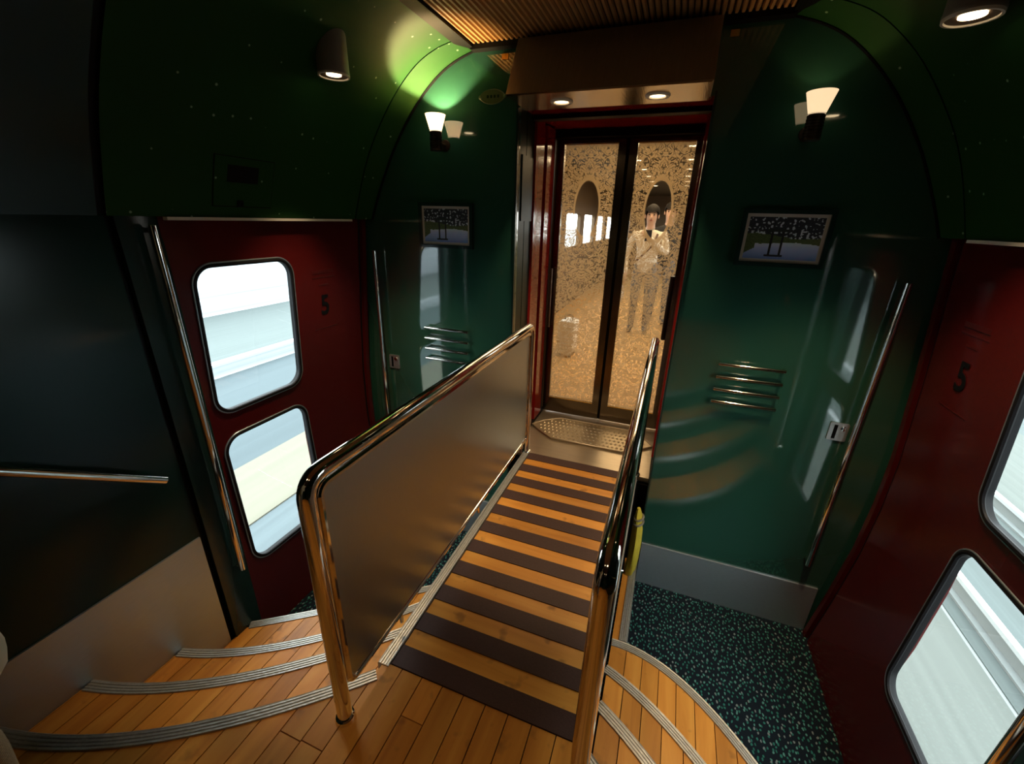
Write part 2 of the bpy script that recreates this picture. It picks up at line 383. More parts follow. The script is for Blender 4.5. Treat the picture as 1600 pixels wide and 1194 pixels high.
o = MB().box(-1.46, 1.46, -1.9, .02, -.03, 0).build('floor_carpet', 'carpet'); struct(o, 'dark carpet with teal flecks on the lowered door landings', 'floor')

# end wall with the gangway opening
mb = MB(); plate(mb, [(-1.5, -.02), (1.5, -.02), (1.5, 2.9), (-1.5, 2.9)], [[(-.43, .0), (.43, .0), (.43, 2.605), (-.43, 2.605)]], lambda u, v, w: (u, w, v), .04)
wall_end = mb.build('wall_end', 'green'); struct(wall_end, 'glossy dark green end wall around the gangway opening', 'wall')
o = MB().box(-.437, -.428, -.006, .02, .0, 2.62).build('edge_trim', 'green_jamb', wall_end)
o = MB().box(.428, .437, -.006, .02, .0, 2.62).build('edge_trim', 'green_jamb', wall_end)
o = MB().box(.447, 1.362, -.010, .0, .0, .298).build('baseboard_end_right', 'steel_plate'); struct(o, 'brushed steel kick plate below the right green end wall', 'kick plate')
o = MB().box(-1.362, -.447, -.010, .0, .0, .298).build('baseboard_end_left', 'steel_plate'); struct(o, 'brushed steel kick plate behind the left ramp railing', 'kick plate')
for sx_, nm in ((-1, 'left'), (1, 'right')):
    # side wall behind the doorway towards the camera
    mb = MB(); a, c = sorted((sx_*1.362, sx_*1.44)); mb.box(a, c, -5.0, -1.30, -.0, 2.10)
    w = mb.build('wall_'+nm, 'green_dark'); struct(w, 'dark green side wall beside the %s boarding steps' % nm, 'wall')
    mb = MB(); a, c = sorted((sx_*1.354, sx_*1.362)); mb.box(a, c, -2.35, -1.305, 0, .80)
    w = mb.build('baseboard_'+nm, 'steel'); struct(w, 'scuffed steel kick plate along the %s side wall above the steps' % nm, 'kick plate')
    # door pillar
    mb = MB(); poly = [(sx_*1.345, -1.283), (sx_*1.345, -1.215), (sx_*1.372, -1.135), (sx_*1.50, -1.135), (sx_*1.50, -1.283)]
    mb.prism(poly, 0, 2.09, lambda u, v, t: (u, v, t)); w = mb.build('trim_pillar_'+nm, 'green_jamb'); struct(w, 'dark green door pillar on the near side of the %s red door' % nm, 'pillar')
    mb = MB(); a, c = sorted((sx_*1.37, sx_*1.5)); mb.box(a, c, -1.30, -1.283, 0, 2.09); MBp = mb.build('seam_strip', 'black', w)
    # far jamb: red reveal strip between rubber seals
    w = thing('trim_jamb_'+nm, (sx_*1.40, -.05, 0)); struct(w, 'narrow dark red jamb between rubber seals at the far edge of the %s door' % nm, 'door jamb')
    def jamb(y0, y1, d0, d1, mat, nme):
        mb = MB(); zs = [p[0] for p in PROF]
        for z0, z1 in zip(zs, zs[1:]):
            vs = []
            for z in (z0, z1):
                for yy, dd in ((y0, d0), (y1, d0), (y1, d1), (y0, d1)): vs.append((sx_*(PX(z)+dd), yy, z))
            mb.add(vs, [(0,1,5,4), (1,2,6,5), (2,3,7,6), (3,0,4,7)])
        return mb.build(nme, mat, w)
    jamb(-.088, -.062, .012, .10, 'rubber', 'rubber_seal'); jamb(-.062, -.030, -.008, .10, 'red', 'red_strip'); jamb(-.030, .0, .015, .10, 'rubber', 'rubber_seal')

# outer shell of the carriage
struct(MB().box(-1.56, 1.56, -5.1, 11.2, 2.93, 2.98).build('roof', 'black'), 'roof skin of the carriage', 'roof')
struct(MB().box(-1.56, 1.56, -5.1, .05, -.08, -.032).build('floor_under', 'black'), 'underframe of the carriage', 'floor')
for sx_, nm in ((-1, 'left'), (1, 'right')):
    a, c = sorted((sx_*1.47, sx_*1.56)); struct(MB().box(a, c, -5.1, .05, 2.07, 2.95).build('wall_skin_'+nm, 'black'), 'outer skin above the %s door' % nm, 'wall')
    a, c = sorted((sx_*1.44, sx_*1.56)); struct(MB().box(a, c, -5.1, -1.15, -.03, 2.07).build('wall_skin_near_'+nm, 'black'), 'outer skin behind the near %s wall' % nm, 'wall')
    a, c = sorted((sx_*.475, sx_*.52)); struct(MB().box(a, c, .04, .8, .2, 2.95).build('wall_bellows_'+nm, 'rubber'), 'black %s bellows of the gangway' % nm, 'bellows')
struct(MB().box(-.52, .52, .04, .85, 2.70, 2.74).build('ceiling_bellows', 'rubber'), 'black bellows above the gangway', 'bellows')
struct(MB().box(-.52, .52, .04, .85, .2, .25).build('floor_bellows', 'rubber'), 'black bellows under the gangway', 'bellows')
# ---- red sliding doors
WY0, WY1 = -1.052, -.592
WINS = [(1.258, 1.895), (.425, 1.118)]
def red_door(sx_, nm, idx):
    d = thing('door_%d' % idx, (sx_*1.40, -.6, 0)); struct(d, 'dark red boarding door with two rounded windows and number 5, %s side' % nm, 'door')
    holes = [rrect(WY0, WY1, a, c, .075) for a, c in WINS]
    mb = MB(); plate(mb, [(-1.14, .0), (-.085, .0), (-.085, 2.09), (-1.14, 2.09)], holes, lambda u, v, w_: (sx_*(PX(v)+.004+w_), u, v), .018, [p[0] for p in PROF[1:-1]])
    mb.build('leaf', 'red', d)
    for (a, c) in WINS:
        mb = MB(); plate(mb, rrect(WY0-.002, WY1+.002, a-.002, c+.002, .077), [], lambda u, v, w_: (sx_*(PX(v)+.012+w_), u, v), .005, [p[0] for p in PROF if a < p[0] < c])
        wp = mb.build('window_pane', 'glass', d)
        path = [(sx_*(PX(z)+.002), y, z) for y, z in rrect(WY0-.006, WY1+.006, a-.006, c+.006, .079, 10)]
        MB().tube(path, .009, 8, closed=True).build('window_gasket', 'rubber', wp)
        path = [(sx_*(PX(z)-.001), y, z) for y, z in rrect(WY0-.016, WY1+.016, a-.016, c+.016, .089, 10)]
        MB().tube(path, .0035, 6, closed=True).build('window_trim', 'steel', wp)
        lp = rrect(WY0+.001, WY1-.001, a+.001, c-.001, .074, 10); m_ = len(lp); vs = [(sx_*(PX(z)+d_), y, z) for d_ in (.002, .023) for y, z in lp]
        MB().add(vs, [(i, (i+1) % m_, m_+(i+1) % m_, m_+i) for i in range(m_)]).build('window_reveal', 'rubber', wp)
    # the number and faint lettering
    yc, zc = (-.375, 1.635) if sx_ < 0 else (-.305, 1.618)
    cu = bpy.data.curves.new('numeral', 'FONT'); cu.body = '5'; cu.size = .15; cu.offset = .0025; cu.extrude = .0006; cu.align_x = 'CENTER'; cu.align_y = 'CENTER'
    tmp = bpy.data.objects.new('numeral', cu); COL.objects.link(tmp); dg = bpy.context.evaluated_depsgraph_get(); dg.update()
    me = bpy.data.meshes.new_from_object(tmp.evaluated_get(dg)); bpy.data.objects.remove(tmp)
    me.materials.clear(); me.materials.append(MAT['decal'])
    # local x -> along door (reading from inside), local y -> up
    ux = Vector((0, 1, 0)) if sx_ < 0 else Vector((0, -1, 0)); uz = Vector((0, 0, 1)); un = Vector((-sx_, 0, 0))
    for v in me.vertices: c0 = v.co.copy(); v.co = ux*c0.x*.92 + uz*c0.y + un*(c0.z+.0015) + Vector((-sx_*uz.z*0, 0, 0)) + Vector((sx_*(PX(zc+c0.y)-PX(zc)), 0, 0))
    o = bpy.data.objects.new('numeral', me); COL.objects.link(o); o.parent = d; o.location = Vector((sx_*(PX(zc)+.003), yc, zc)) - d.location
    for dz, wid, hh in ((.185, .15, .018), (.155, .16, .006), (.115, .07, .008), (-.125, .17, .004)):
        z = zc+dz; mb = MB(); a, c = sorted((sx_*(PX(z)+.0028), sx_*(PX(z)+.005))); mb.box(a, c, yc-wid/2, yc+wid/2, z-hh/2, z+hh/2); mb.build('lettering_strip', 'decal_faint', d)
    return d
red_door(-1, 'left', 1); red_door(1, 'right', 2)

# ---- cove, end bands, ceiling
PM = catmull([(1.345, 2.085), (1.305, 2.2), (1.235, 2.37), (1.14, 2.526), (1.03, 2.665), (.908, 2.772), (.80, 2.826), (.70, 2.852)], 5)
PI_ = catmull([(1.322, 2.085), (1.272, 2.2), (1.180, 2.38), (1.07, 2.544), (.965, 2.665), (.857, 2.757), (.76, 2.81), (.662, 2.843)], 5)
def cove_panel(sx_, name, label, rows, mat='cove'):
    mb = MB(); n = len(PM); vs = []; fs = []
    for y, t in rows:
        for a, c in zip(PM, PI_): q = a*(1-t)+c*t; vs.append((sx_*q.x, y, q.y))
    for i in range(len(rows)-1):
        for k in range(n-1): fs.append((i*n+k, i*n+k+1, (i+1)*n+k+1, (i+1)*n+k))
    # returning lip at the bottom
    m0 = len(vs)
    for y, t in rows: q = PM[0]*(1-t)+PI_[0]*t; vs.append((sx_*(q.x+.13), y, q.y))
    for i in range(len(rows)-1): fs.append((i*n, (i+1)*n, m0+i+1, m0+i))
    mb.add(vs, fs); return struct(mb.build(name, mat), label, 'ceiling panel')
for sx_, nm in ((-1, 'left'), (1, 'right')):
    cove_panel(sx_, 'ceiling_cove_'+nm, 'curved dark green ceiling cove above the %s red door' % nm, [(-1.30, 0), (-.13, 0)])
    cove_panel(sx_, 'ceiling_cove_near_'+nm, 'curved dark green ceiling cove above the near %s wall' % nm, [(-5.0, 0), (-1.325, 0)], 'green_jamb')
    cove_panel(sx_, 'trim_arch_'+nm, 'tapering green arch band where the %s cove meets the end wall' % nm, [(-.122, .0), (-.085, .25), (-.04, .7), (-.015, 1.0)])
    mb = MB(); n = len(PM)      # black groove backing
    cove = []
    for y0, y1, P_, d in ((-1.33, -1.295, PM, .012), (-.135, -.118, PM, .012), (-.018, .0, PI_, -.004)):
        vs = [(sx_*(q.x+d*.8), y, q.y+d*.5) for y in (y0, y1) for q in P_]; k = len(P_)
        mb.add(vs, [(i, i+1, k+i+1, k+i) for i in range(k-1)])
    struct(mb.build('trim_groove_'+nm, 'black'), 'black shadow grooves between the %s cove panels' % nm, 'groove')
    mb = MB(); a, c = sorted((sx_*1.33, sx_*1.352)); mb.box(a, c, -1.13, -.17, 2.073, 2.084); struct(mb.build('trim_lip_'+nm, 'lamp_white'), 'thin pale lip under the cove above the %s red door' % nm, 'trim')
ceil = MB().box(-.72, .72, -5.0, .0, 2.868, 2.89).build('ceiling', 'slat_back'); struct(ceil, 'ceiling of narrow bronze slats running along the carriage', 'ceiling')
for sx_ in (-1, 1):
    a, c = sorted((sx_*.648, sx_*.715)); MB().box(a, c, -5, -.0, 2.846, 2.868).build('border', 'black', ceil)
MB().box(-.66, .66, -.045, -.0, 2.838, 2.868).build('border', 'black', ceil)
sl = MB(); h = .0086; sl.prism([(-h, 0), (-h*.55, -.010), (h*.55, -.010), (h, 0)], -2.6, -.045, lambda u, v, t: (-.640+u, t, 2.868+v))
s0 = sl.build('ceiling_slat', 'slat', ceil)
for i in range(1, 56):
    c = s0.copy(); COL.objects.link(c); c.location.x += i*.02328

# ---- upper floor, steps, ramp
def poly2(c): return lambda x: c[0]*x*x+c[1]*x+c[2]
NL = [poly2((.453, 1.322, -1.037)), poly2((.445, 1.45, -.607)), poly2((.522, 1.699, -.143)), poly2((.074, .892, -.125))]
NR = [poly2((-.50, -.36, -1.225)), poly2((-.62, -.09, -1.036)), poly2((-.69, .16, -.85)), poly2((-1.0, .80, -.768))]
PITCHP = .0755
plank_count = 0
def plank(x0, x1, ylo, yhi, z, parent, n=3):
    g = .0016; xs = [x0+g+(x1-x0-2*g)*i/n for i in range(n+1)]
    poly = [(x, ylo(x)) for x in xs] + [(x, yhi(x)) for x in reversed(xs)]
    if max(yhi(x)-ylo(x) for x in xs) < .01: return
    poly = [(x, y) for x, y in poly]
    for i in range(n+1):
        if poly[2*n+1-i][1] < poly[i][1]+.002: poly[2*n+1-i] = (poly[i][0], poly[i][1]+.002)
    mb = MB(); mb.prism(poly, z-.016, z, lambda u, v, t: (u, v, t)); mb.build('plank', 'plank', parent)
def split_plank(x0, x1, ylo, yhi, z, parent, prob, seglen):
    lo = min(ylo(x0), ylo(x1)); hi = max(yhi(x0), yhi(x1)); cuts = []
    y = hi - random.uniform(.12, seglen)
    while y > lo+.15:
        if random.random() < prob: cuts.append(y)
        y -= random.uniform(seglen*.6, seglen*1.3)
    top = yhi
    for c in cuts:
        plank(x0, x1, (lambda x, c=c: c+.0015), top, z, parent); top = (lambda x, c=c: c-.0015)
    plank(x0, x1, ylo, top, z, parent)
RIDGE = [(-.040, -.012)]
for k in range(4):
    a = -.040+.0095*k; RIDGE += [(a, .002), (a+.002, .005), (a+.006, .005), (a+.008, .002)]
RIDGE += [(0, .003), (.003, -.001), (.003, -.030), (-.003, -.030)]
def nosing(fn, x0, x1, z, side, parent, n=26):
    path = []
    for i in range(n+1):
        x = x0+(x1-x0)*i/n; d = (fn(x+.002)-fn(x-.002))/.004; t = Vector((1, d, 0)).normalized(); nn = Vector((-t.y, t.x, 0))
        path.append(((x, fn(x), z), nn, (0, 0, 1)))
    return MB().sweep(path, RIDGE).build('nosing', 'nosing', parent, angle=50)
def riser(fn, x0, x1, z0, z1, parent, n=26):
    mb = MB(); vs = []
    for i in range(n+1): x = x0+(x1-x0)*i/n; vs += [(x, fn(x)-.004, z0), (x, fn(x)-.004, z1), (x, fn(x)-.02, z1), (x, fn(x)-.02, z0)]
    fs = []
    for i in range(n):
        for a in range(4): fs.append((4*i+a, 4*i+(a+1) % 4, 4*i+4+(a+1) % 4, 4*i+4+a))
    mb.add(vs, fs); return mb.build('riser', 'subfloor', parent)
def flight(sx_, fns, x0, x1, label):
    st = thing('boarding_steps', ((x0+x1)/2, -1.2, 0), label, 'steps', 'curved wooden boarding steps')
    for k in (1, 2, 3):
        z = UP-RISE*k; f = fns[k]; bk = fns[k-1]
        xs = []; x = x0 if sx_ > 0 else x1
        while (x < x1 if sx_ > 0 else x > x0):
            nx = min(x+PITCHP, x1) if sx_ > 0 else max(x-PITCHP, x0); xs.append(tuple(sorted((x, nx)))); x = nx
        for a, c in xs: plank(a, c, (lambda q, bk=bk: bk(q)-.06), (lambda q, f=f: f(q)-.036), z, st)
        n = 24; vs = []
        for i in range(n+1): q = x0+(x1-x0)*i/n; vs += [(q, bk(q)-.08, z-.012), (q, f(q)-.012, z-.012)]
        MB().add(vs, [(2*i, 2*i+1, 2*i+3, 2*i+2) for i in range(n)]).build('underlay', 'subfloor', st)
        nosing(f, x0, x1, z, sx_, st); riser(f, x0, x1, z-RISE, z-.004, st)
    return st
stL = flight(-1, NL, -1.354, -.366, 'curved wooden steps with grey metal nosings leading down to left red door')
stR = flight(1, NR, .366, 1.354, 'curved wooden steps with grey metal nosings leading down to right red door')
# ledge of the lowest right step running along the ramp
MB().box(.366, .396, -.64, -.03, RISE-.016, RISE).build('plank', 'plank', stR)
MB().box(.366, .43, -.64, -.03, 0, RISE-.016).build('riser', 'subfloor', stR)
path = [((.437, y, RISE), (1, 0, 0), (0, 0, 1)) for y in (-.605, -.03)]
MB().sweep(path, RIDGE).build('nosing', 'nosing', stR, angle=50)

fu = thing('floor_upper', (0, -2.2, UP)); struct(fu, 'upper floor of orange wooden planks in front of the ramp', 'floor')
RAMPY = -1.412
def front(x):
    if x < -.36: return NL[0](x)-.036
    if x > .36: return NR[0](x)-.036
    return RAMPY
x = -.345
edges = []
while x > -1.354: nx = max(x-PITCHP, -1.354); edges.append((nx, x)); x = nx
x = -.345
while x < 1.354: nx = min(x+PITCHP, 1.354); edges.append((x, nx)); x = nx
for a, c in edges:
    if a < -.345: f = lambda q: NL[0](q)-.036
    elif a >= .36-.03: f = lambda q: NR[0](q)-.036
    else: f = lambda q: RAMPY-.002
    split_plank(a, c, lambda q: -3.4, f, UP, fu, .55, .42)
vs = []; n = 60
for i in range(n+1): q = -1.354+2.708*i/n; vs += [(q, -5.0, UP-.012), (q, front(q)+.015, UP-.012)]
MB().add(vs, [(2*i, 2*i+1, 2*i+3, 2*i+2) for i in range(n)]).build('underlay', 'subfloor', fu)
MB().box(-1.354, 1.354, -5.0, -3.4, UP-.011, UP-.001).build('rear_boards', 'plank', fu)
nosing(NL[0], -1.354, -.352, UP, -1, fu); riser(NL[0], -1.354, -.352, UP-RISE, UP-.004, fu)
nosing(NR[0], .352, 1.354, UP, 1, fu); riser(NR[0], .352, 1.354, UP-RISE, UP-.004, fu)

ramp = thing('ramp', (0, -.67, 0), 'striped walkway of orange wood and dark brown strips leading to glass doors', 'walkway')
RY1 = .075; ns = 21; dy = (RY1-RAMPY)/ns
MB().box(-.356, .356, RAMPY+.004, RY1, .25, UP-.014).build('carcass', 'black', ramp)
br = MB().box(-.313, .313, RAMPY, RAMPY+dy*1.04, UP-.014, UP+.0035).build('anti_slip_strip', 'brown_strip', ramp)
wb = MB().box(-.313, .313, RAMPY+dy*1.04, RAMPY+2*dy, UP-.014, UP).build('board', 'ramp_wood', ramp)
for i in range(1, 11):
    c = br.copy(); COL.objects.link(c); c.location.y += 2*dy*i
    if i < 10: c = wb.copy(); COL.objects.link(c); c.location.y += 2*dy*i
for s_ in (-1, 1):
    path = [((s_*.358, y, UP), (s_, 0, 0), (0, 0, 1)) for y in (RAMPY-.012, RY1)]
    MB().sweep(path, RIDGE).build('edge_nosing', 'nosing', ramp, angle=50)

# ---- gangway recess
GY = .75
fl = MB().box(-.445, .445, RY1, GY+.1, UP-.03, UP).build('floor_gangway', 'gangway_plate'); struct(fl, 'worn metal floor of the gangway in front of glass doors', 'floor')
MB().box(-.445, .445, .045, RY1+.02, .0, UP-.03).build('front_plate', 'black', fl)
for s_, nm in ((-1, 'left'), (1, 'right')):
    w = thing('wall_gangway_'+nm, (s_*.44, .37, UP)); struct(w, 'glossy green and red %s side panels of the gangway recess' % nm, 'wall')
    def side(y0, y1, d, mat, nme, z0=UP, z1=2.62, th=.03):
        a, c = sorted((s_*(.437+d), s_*(.437+d+th))); return MB().box(a, c, y0, y1, z0, z1).build(nme, mat, w)
    side(.04, .155, .0, 'gangway_green', 'green_panel'); side(.155, .165, .012, 'black', 'seam'); side(.165, .285, .0, 'gangway_green', 'green_panel')
    side(.285, .435, -.014, 'red_bright', 'red_panel', UP+.03); side(.435, .50, .012, 'black', 'seam'); side(.50, .66, -.014, 'red_bright', 'red_panel', UP+.03); side(.66, .74, .0, 'black', 'seam')
    side(.09, .27, -.006, 'gangway_green', 'cover_plate', 2.10, 2.42, .012)
    a, c = sorted((s_*.425, s_*.45)); MB().box(a, c, .04, .75, UP, UP+.03).build('skirting', 'black', w)
w = thing('ceiling_gangway', (0, .37, 2.62)); struct(w, 'dark red ceiling panels above the gangway recess', 'ceiling')
MB().box(-.45, .45, .04, .24, 2.622, 2.66).build('panel', 'red_bright', w); MB().box(-.45, .45, .24, .30, 2.60, 2.66).build('beam', 'black', w)
MB().box(-.45, .45, .30, .68, 2.63, 2.66).build('panel', 'red_bright', w); MB().box(-.45, .45, .68, .84, 2.585, 2.70).build('beam', 'black', w)
# sliding glass doors
def leaf(x0, x1, idx, label):
    d = thing('door_%d' % idx, ((x0+x1)/2, GY, UP)); struct(d, label, 'door')
    z0, z1 = UP+.012, 2.60; y0, y1 = GY-.018, GY+.018; wl, wr = (.045, .048) if idx == 3 else (.048, .032)
    for a, c in ((x0, x0+wl), (x1-wr, x1)): MB().box(a, c, y0, y1, z0, z1).build('stile', 'door_frame', d)
    MB().box(x0+wl, x1-wr, y0, y1, z0, UP+.128).build('bottom_rail', 'door_frame', d); MB().box(x0+wl, x1-wr, y0, y1, 2.558, z1).build('top_rail', 'door_frame', d)
    for zz in (UP+.132, 2.554): MB().box(x0+wl, x1-wr, y0-.003, y0+.002, zz-.003, zz+.003).build('glazing_bead', 'gold_tag', d)
    p = MB().box(x0+wl-.004, x1-wr+.004, GY-.003, GY+.003, UP+.128, 2.558).build('glass_pane', 'etched', d)
    hx = x0+.020 if idx == 3 else x1-.045; r = .007 if idx == 3 else .014
    hd_ = MB().tube([(hx, y0-.045, 1.39), (hx, y0-.045, 1.80)], r, 12).build('handle', 'bronze' if idx == 3 else 'socket', d)
    for zz in (1.40, 1.79): MB().tube([(hx, y0-.047, zz), (hx, y0+.002, zz)], .005, 8).build('handle_bracket', 'chrome', hd_)
leaf(-.425, .003, 3, 'left glass gangway door etched with leafy damask and clear oval')
leaf(.022, .425, 4, 'right glass gangway door etched with leafy damask and clear oval')
MB_ = MB().box(.003, .022, GY-.008, GY+.03, UP+.012, 2.60); struct(MB_.build('trim_meeting_stile', 'black'), 'black rubber gap between the two glass doors', 'seal')
# ---- canopy over the opening
cn = thing('door_canopy', (0, -.1, 2.6), 'bronze metal canopy with two downlights above the gangway opening', 'canopy')
def cpt(s_, y, z): return (s_*.403, y, z)
mb = MB(); pr = [(-.24, 2.602), (-.10, 2.84), (.0, 2.84), (.0, 2.602)]
mb.prism(pr, -.402, .412, lambda u, v, t: (t, u, v)); mb.build('body', 'bronze', cn)
MB().box(-.398, .408, -.236, .03, 2.596, 2.6018).build('underside', 'canopy_under', cn)
for cx in (-.193, .210):
    MB().lathe((cx, -.10, 2.592), [(.030, .004), (.034, -.002), (.046, -.003), (.050, .002), (.050, .006)]).build('lamp_ring', 'lamp_white', cn)
    MB().lathe((cx, -.10, 2.595), [(0, 0), (.031, 0), (.031, .003), (0, .003)]).build('lamp_lens', 'glow', cn)
    light('canopy_spot', 'SPOT', (cx, -.10, 2.585), 36, parent=cn, spot_size=math.radians(66), spot_blend=.6, shadow_soft_size=.03)

# ================================================================== NEXT CARRIAGE, REAR, OUTDOORS
nb = 0
o = MB().box(-1.35, 1.35, GY+.1, 11, UP-.03, UP-.001).build('floor_next', 'next_floor'); struct(o, 'bright tan floor of the next carriage behind the glass doors', 'floor')
o = MB().box(-1.35, 1.35, GY+.1, 11, 2.80, 2.85).build('ceiling_next', 'next_ceil'); struct(o, 'brown ceiling of the next carriage with small lamps', 'ceiling')
mb = MB(); wins = [rrect(y, y+1.05, 1.70, 2.22, .06) for y in (1.9, 3.3, 4.7, 6.1, 7.5, 8.9)]
plate(mb, [(GY+.1, UP), (11, UP), (11, 2.82), (GY+.1, 2.82)], wins, lambda u, v, w_: (-1.30-w_, u, v), .06); w = mb.build('wall_next_left', 'next_wall'); struct(w, 'brown wall of the next carriage with a row of bright windows', 'wall')
mb = MB(); plate(mb, [(GY+.1, UP), (11, UP), (11, 2.82), (GY+.1, 2.82)], wins, lambda u, v, w_: (1.30+w_, u, v), .06); w = mb.build('wall_next_right', 'next_wall'); struct(w, 'brown wall of the next carriage opposite the bright windows', 'wall')
o = MB().box(-1.35, 1.35, 11, 11.1, UP, 2.85).build('wall_next_end', 'next_wall'); struct(o, 'distant brown end wall of the next carriage', 'wall')
for s_, nm in ((-1, 'left'), (1, 'right')):
    a, c = sorted((s_*.43, s_*1.35)); o = MB().box(a, c, GY+.05, GY+.1, UP-.03, 2.85).build('wall_next_front_'+nm, 'next_wall'); struct(o, 'bulkhead beside the glass doors on the %s' % nm, 'wall')
o = MB().box(-.45, .45, GY+.05, GY+.1, 2.6, 2.85).build('wall_next_header', 'next_wall'); struct(o, 'bulkhead above the glass doors', 'wall')
lampn = 0
lamp0 = None
for sx_ in (-.20, .385):
    for i in range(7):
        y = 1.6+i*.95
        if lamp0 is None:
            lamp0 = thing('ceiling_lamp', (sx_, y, 2.79)); MB().lathe((sx_, y, 2.788), [(.0, 0), (.045, 0), (.045, .006), (0, .006)]).build('lens', 'glow_next', lamp0)
            MB().lathe((sx_, y, 2.786), [(.045, .002), (.046, 0), (.058, 0), (.060, .014)]).build('ring', 'lamp_white', lamp0); c = lamp0
        else: c = copy_tree(lamp0); c.location = (sx_, y, 2.79)
        tag(c, '%s lit ceiling lamp from the glass doors, %s row inside next carriage' % (['nearest', 'second', 'third', 'fourth', 'fifth', 'sixth', 'farthest'][i], 'left' if sx_ < 0 else 'right'), 'lamp', 'ceiling lamps of the next carriage')
for y in (1.7, 3.6, 5.8): light('next_lamp', 'AREA', (.09, y, 2.77), 26, (1, .78, .50), shape='RECTANGLE', size=.6, size_y=1.2)
# suitcase in the next carriage
sc = thing('suitcase', (-.60, 2.28, UP), 'white ribbed suitcase standing on tan floor behind left glass door', 'suitcase')
mb = MB(); pts = rrect(-.70, -.52, UP+.04, UP+.40, .035); mb.prism(pts, 2.16, 2.40, lambda u, v, t: (u, t, v)); mb.build('shell', 'suitcase', sc)
for k in range(8): z = UP+.075+k*.038; MB().tube([(-.698, 2.156, z), (-.522, 2.156, z)], .007, 8).build('rib', 'suitcase', sc)
for xx in (-.67, -.55):
    for yy in (2.19, 2.37): MB().tube([(xx-.012, yy, UP+.02), (xx+.012, yy, UP+.02)], .02, 12).build('wheel', 'black', sc)
MB().tube(rpath([(-.65, 2.28, UP+.39), (-.65, 2.28, UP+.45), (-.57, 2.28, UP+.45), (-.57, 2.28, UP+.39)], .015), .008, 8).build('handle', 'black', sc)

# rear of this carriage, behind the camera
o = MB().box(-1.45, 1.45, -5.05, -5.0, 0, 2.9).build('wall_rear', 'green_dark'); struct(o, 'dark green wall at the rear of the vestibule', 'wall')
for x_, y_ in ((-.35, -2.5), (.35, -2.5), (-.35, -4.0), (.35, -4.0)):  # lamps out of view, added to lift the light on the near floor
    t = thing('added_rear_lamp', (x_, y_, 2.85), 'unseen round fill lamp added behind the viewpoint, %s one on the %s' % ('nearer' if y_ > -3.5 else 'farther', 'left' if x_ < 0 else 'right'), 'lamp', 'added rear fill lamps')
    MB().lathe((x_, y_, 2.85), [(0, 0), (.05, 0), (.05, .006)]).build('lens', 'glow', t); MB().lathe((x_, y_, 2.846), [(.05, .004), (.052, 0), (.066, 0), (.068, .01)]).build('ring', 'lamp_white', t)
    light('rear_fill', 'SPOT', (x_, y_, 2.84), 15, parent=t, spot_size=math.radians(80), spot_blend=.7, shadow_soft_size=.05)

# trackside
def ground(name, x0, x1, mat, label, z=-1.0, th=.05, cat='ground'):
    a, c = sorted((x0, x1)); return struct(MB().box(a, c, -30, 60, z-th, z).build(name, mat), label, cat)
ground('ground_verge_left', -1.6, -3.42, 'blue_ground', 'pale blue grey verge beside the train, left', -1.0)
ground('ground_path_left', -3.42, -4.5, 'cream_path', 'cream coloured strip running beside the track', -.985)
ground('ground_road_left', -4.5, -7.7, 'blue_road', 'grey blue road beyond the cream strip', -.99)
ground('ground_far_left', -7.7, -40, 'ballast_far', 'pale ground far beyond the road', -1.0)
ground('ground_kerb_left', -7.75, -7.95, 'pale_wall', 'pale kerb at the far edge of the road', -.72, .3, 'kerb')
struct(MB().box(-13.2, -13, -30, 60, -1, 1.05).build('wall_trackside', 'pale_wall'), 'long low pale wall beyond the road', 'wall')
struct(MB().box(-30.5, -30, -30, 60, 2.4, 3.0).build('viaduct_girder', 'ballast_far'), 'thin grey horizontal girder in the bright distance', 'girder')
ground('ground_ballast_right', 1.6, 3.05, 'ballast', 'pale grey green ballast beside the train, right', -1.0)
ground('ground_drain_right', 3.05, 3.075, 'concrete', 'narrow dark joint beside the rail', -1.0, .08)
ground('ground_sleeper_right', 3.075, 4.5, 'ballast_far', 'pale track bed between the rails', -.99)
ground('ground_beyond_right', 4.5, 6.2, 'ballast', 'pale track bed beyond the second rail', -1.0)
ground('ground_grass_right', 6.2, 40, 'ballast_far', 'grey green ground beyond the tracks', -1.0)
struct(MB().box(9.0, 9.6, -30, 60, -1, .6).build('hedge_trackside', 'trees'), 'dark green trackside hedge seen through the right door', 'hedge')
for xx, nm in ((3.26, 'nearer'), (4.44, 'farther')):
    t = thing('rail', (xx, 10, -1.0), 'white steel rail, the %s one of the adjacent track' % nm, 'rail', 'rails of the adjacent track')
    MB().box(xx-.026, xx+.026, -30, 60, -.86, -.82).build('rail_head', 'rail_steel', t); MB().box(xx-.012, xx+.012, -30, 60, -.97, -.86).build('rail_web', 'concrete', t); MB().box(xx-.07, xx+.07, -30, 60, -.99, -.97).build('rail_foot', 'concrete', t)

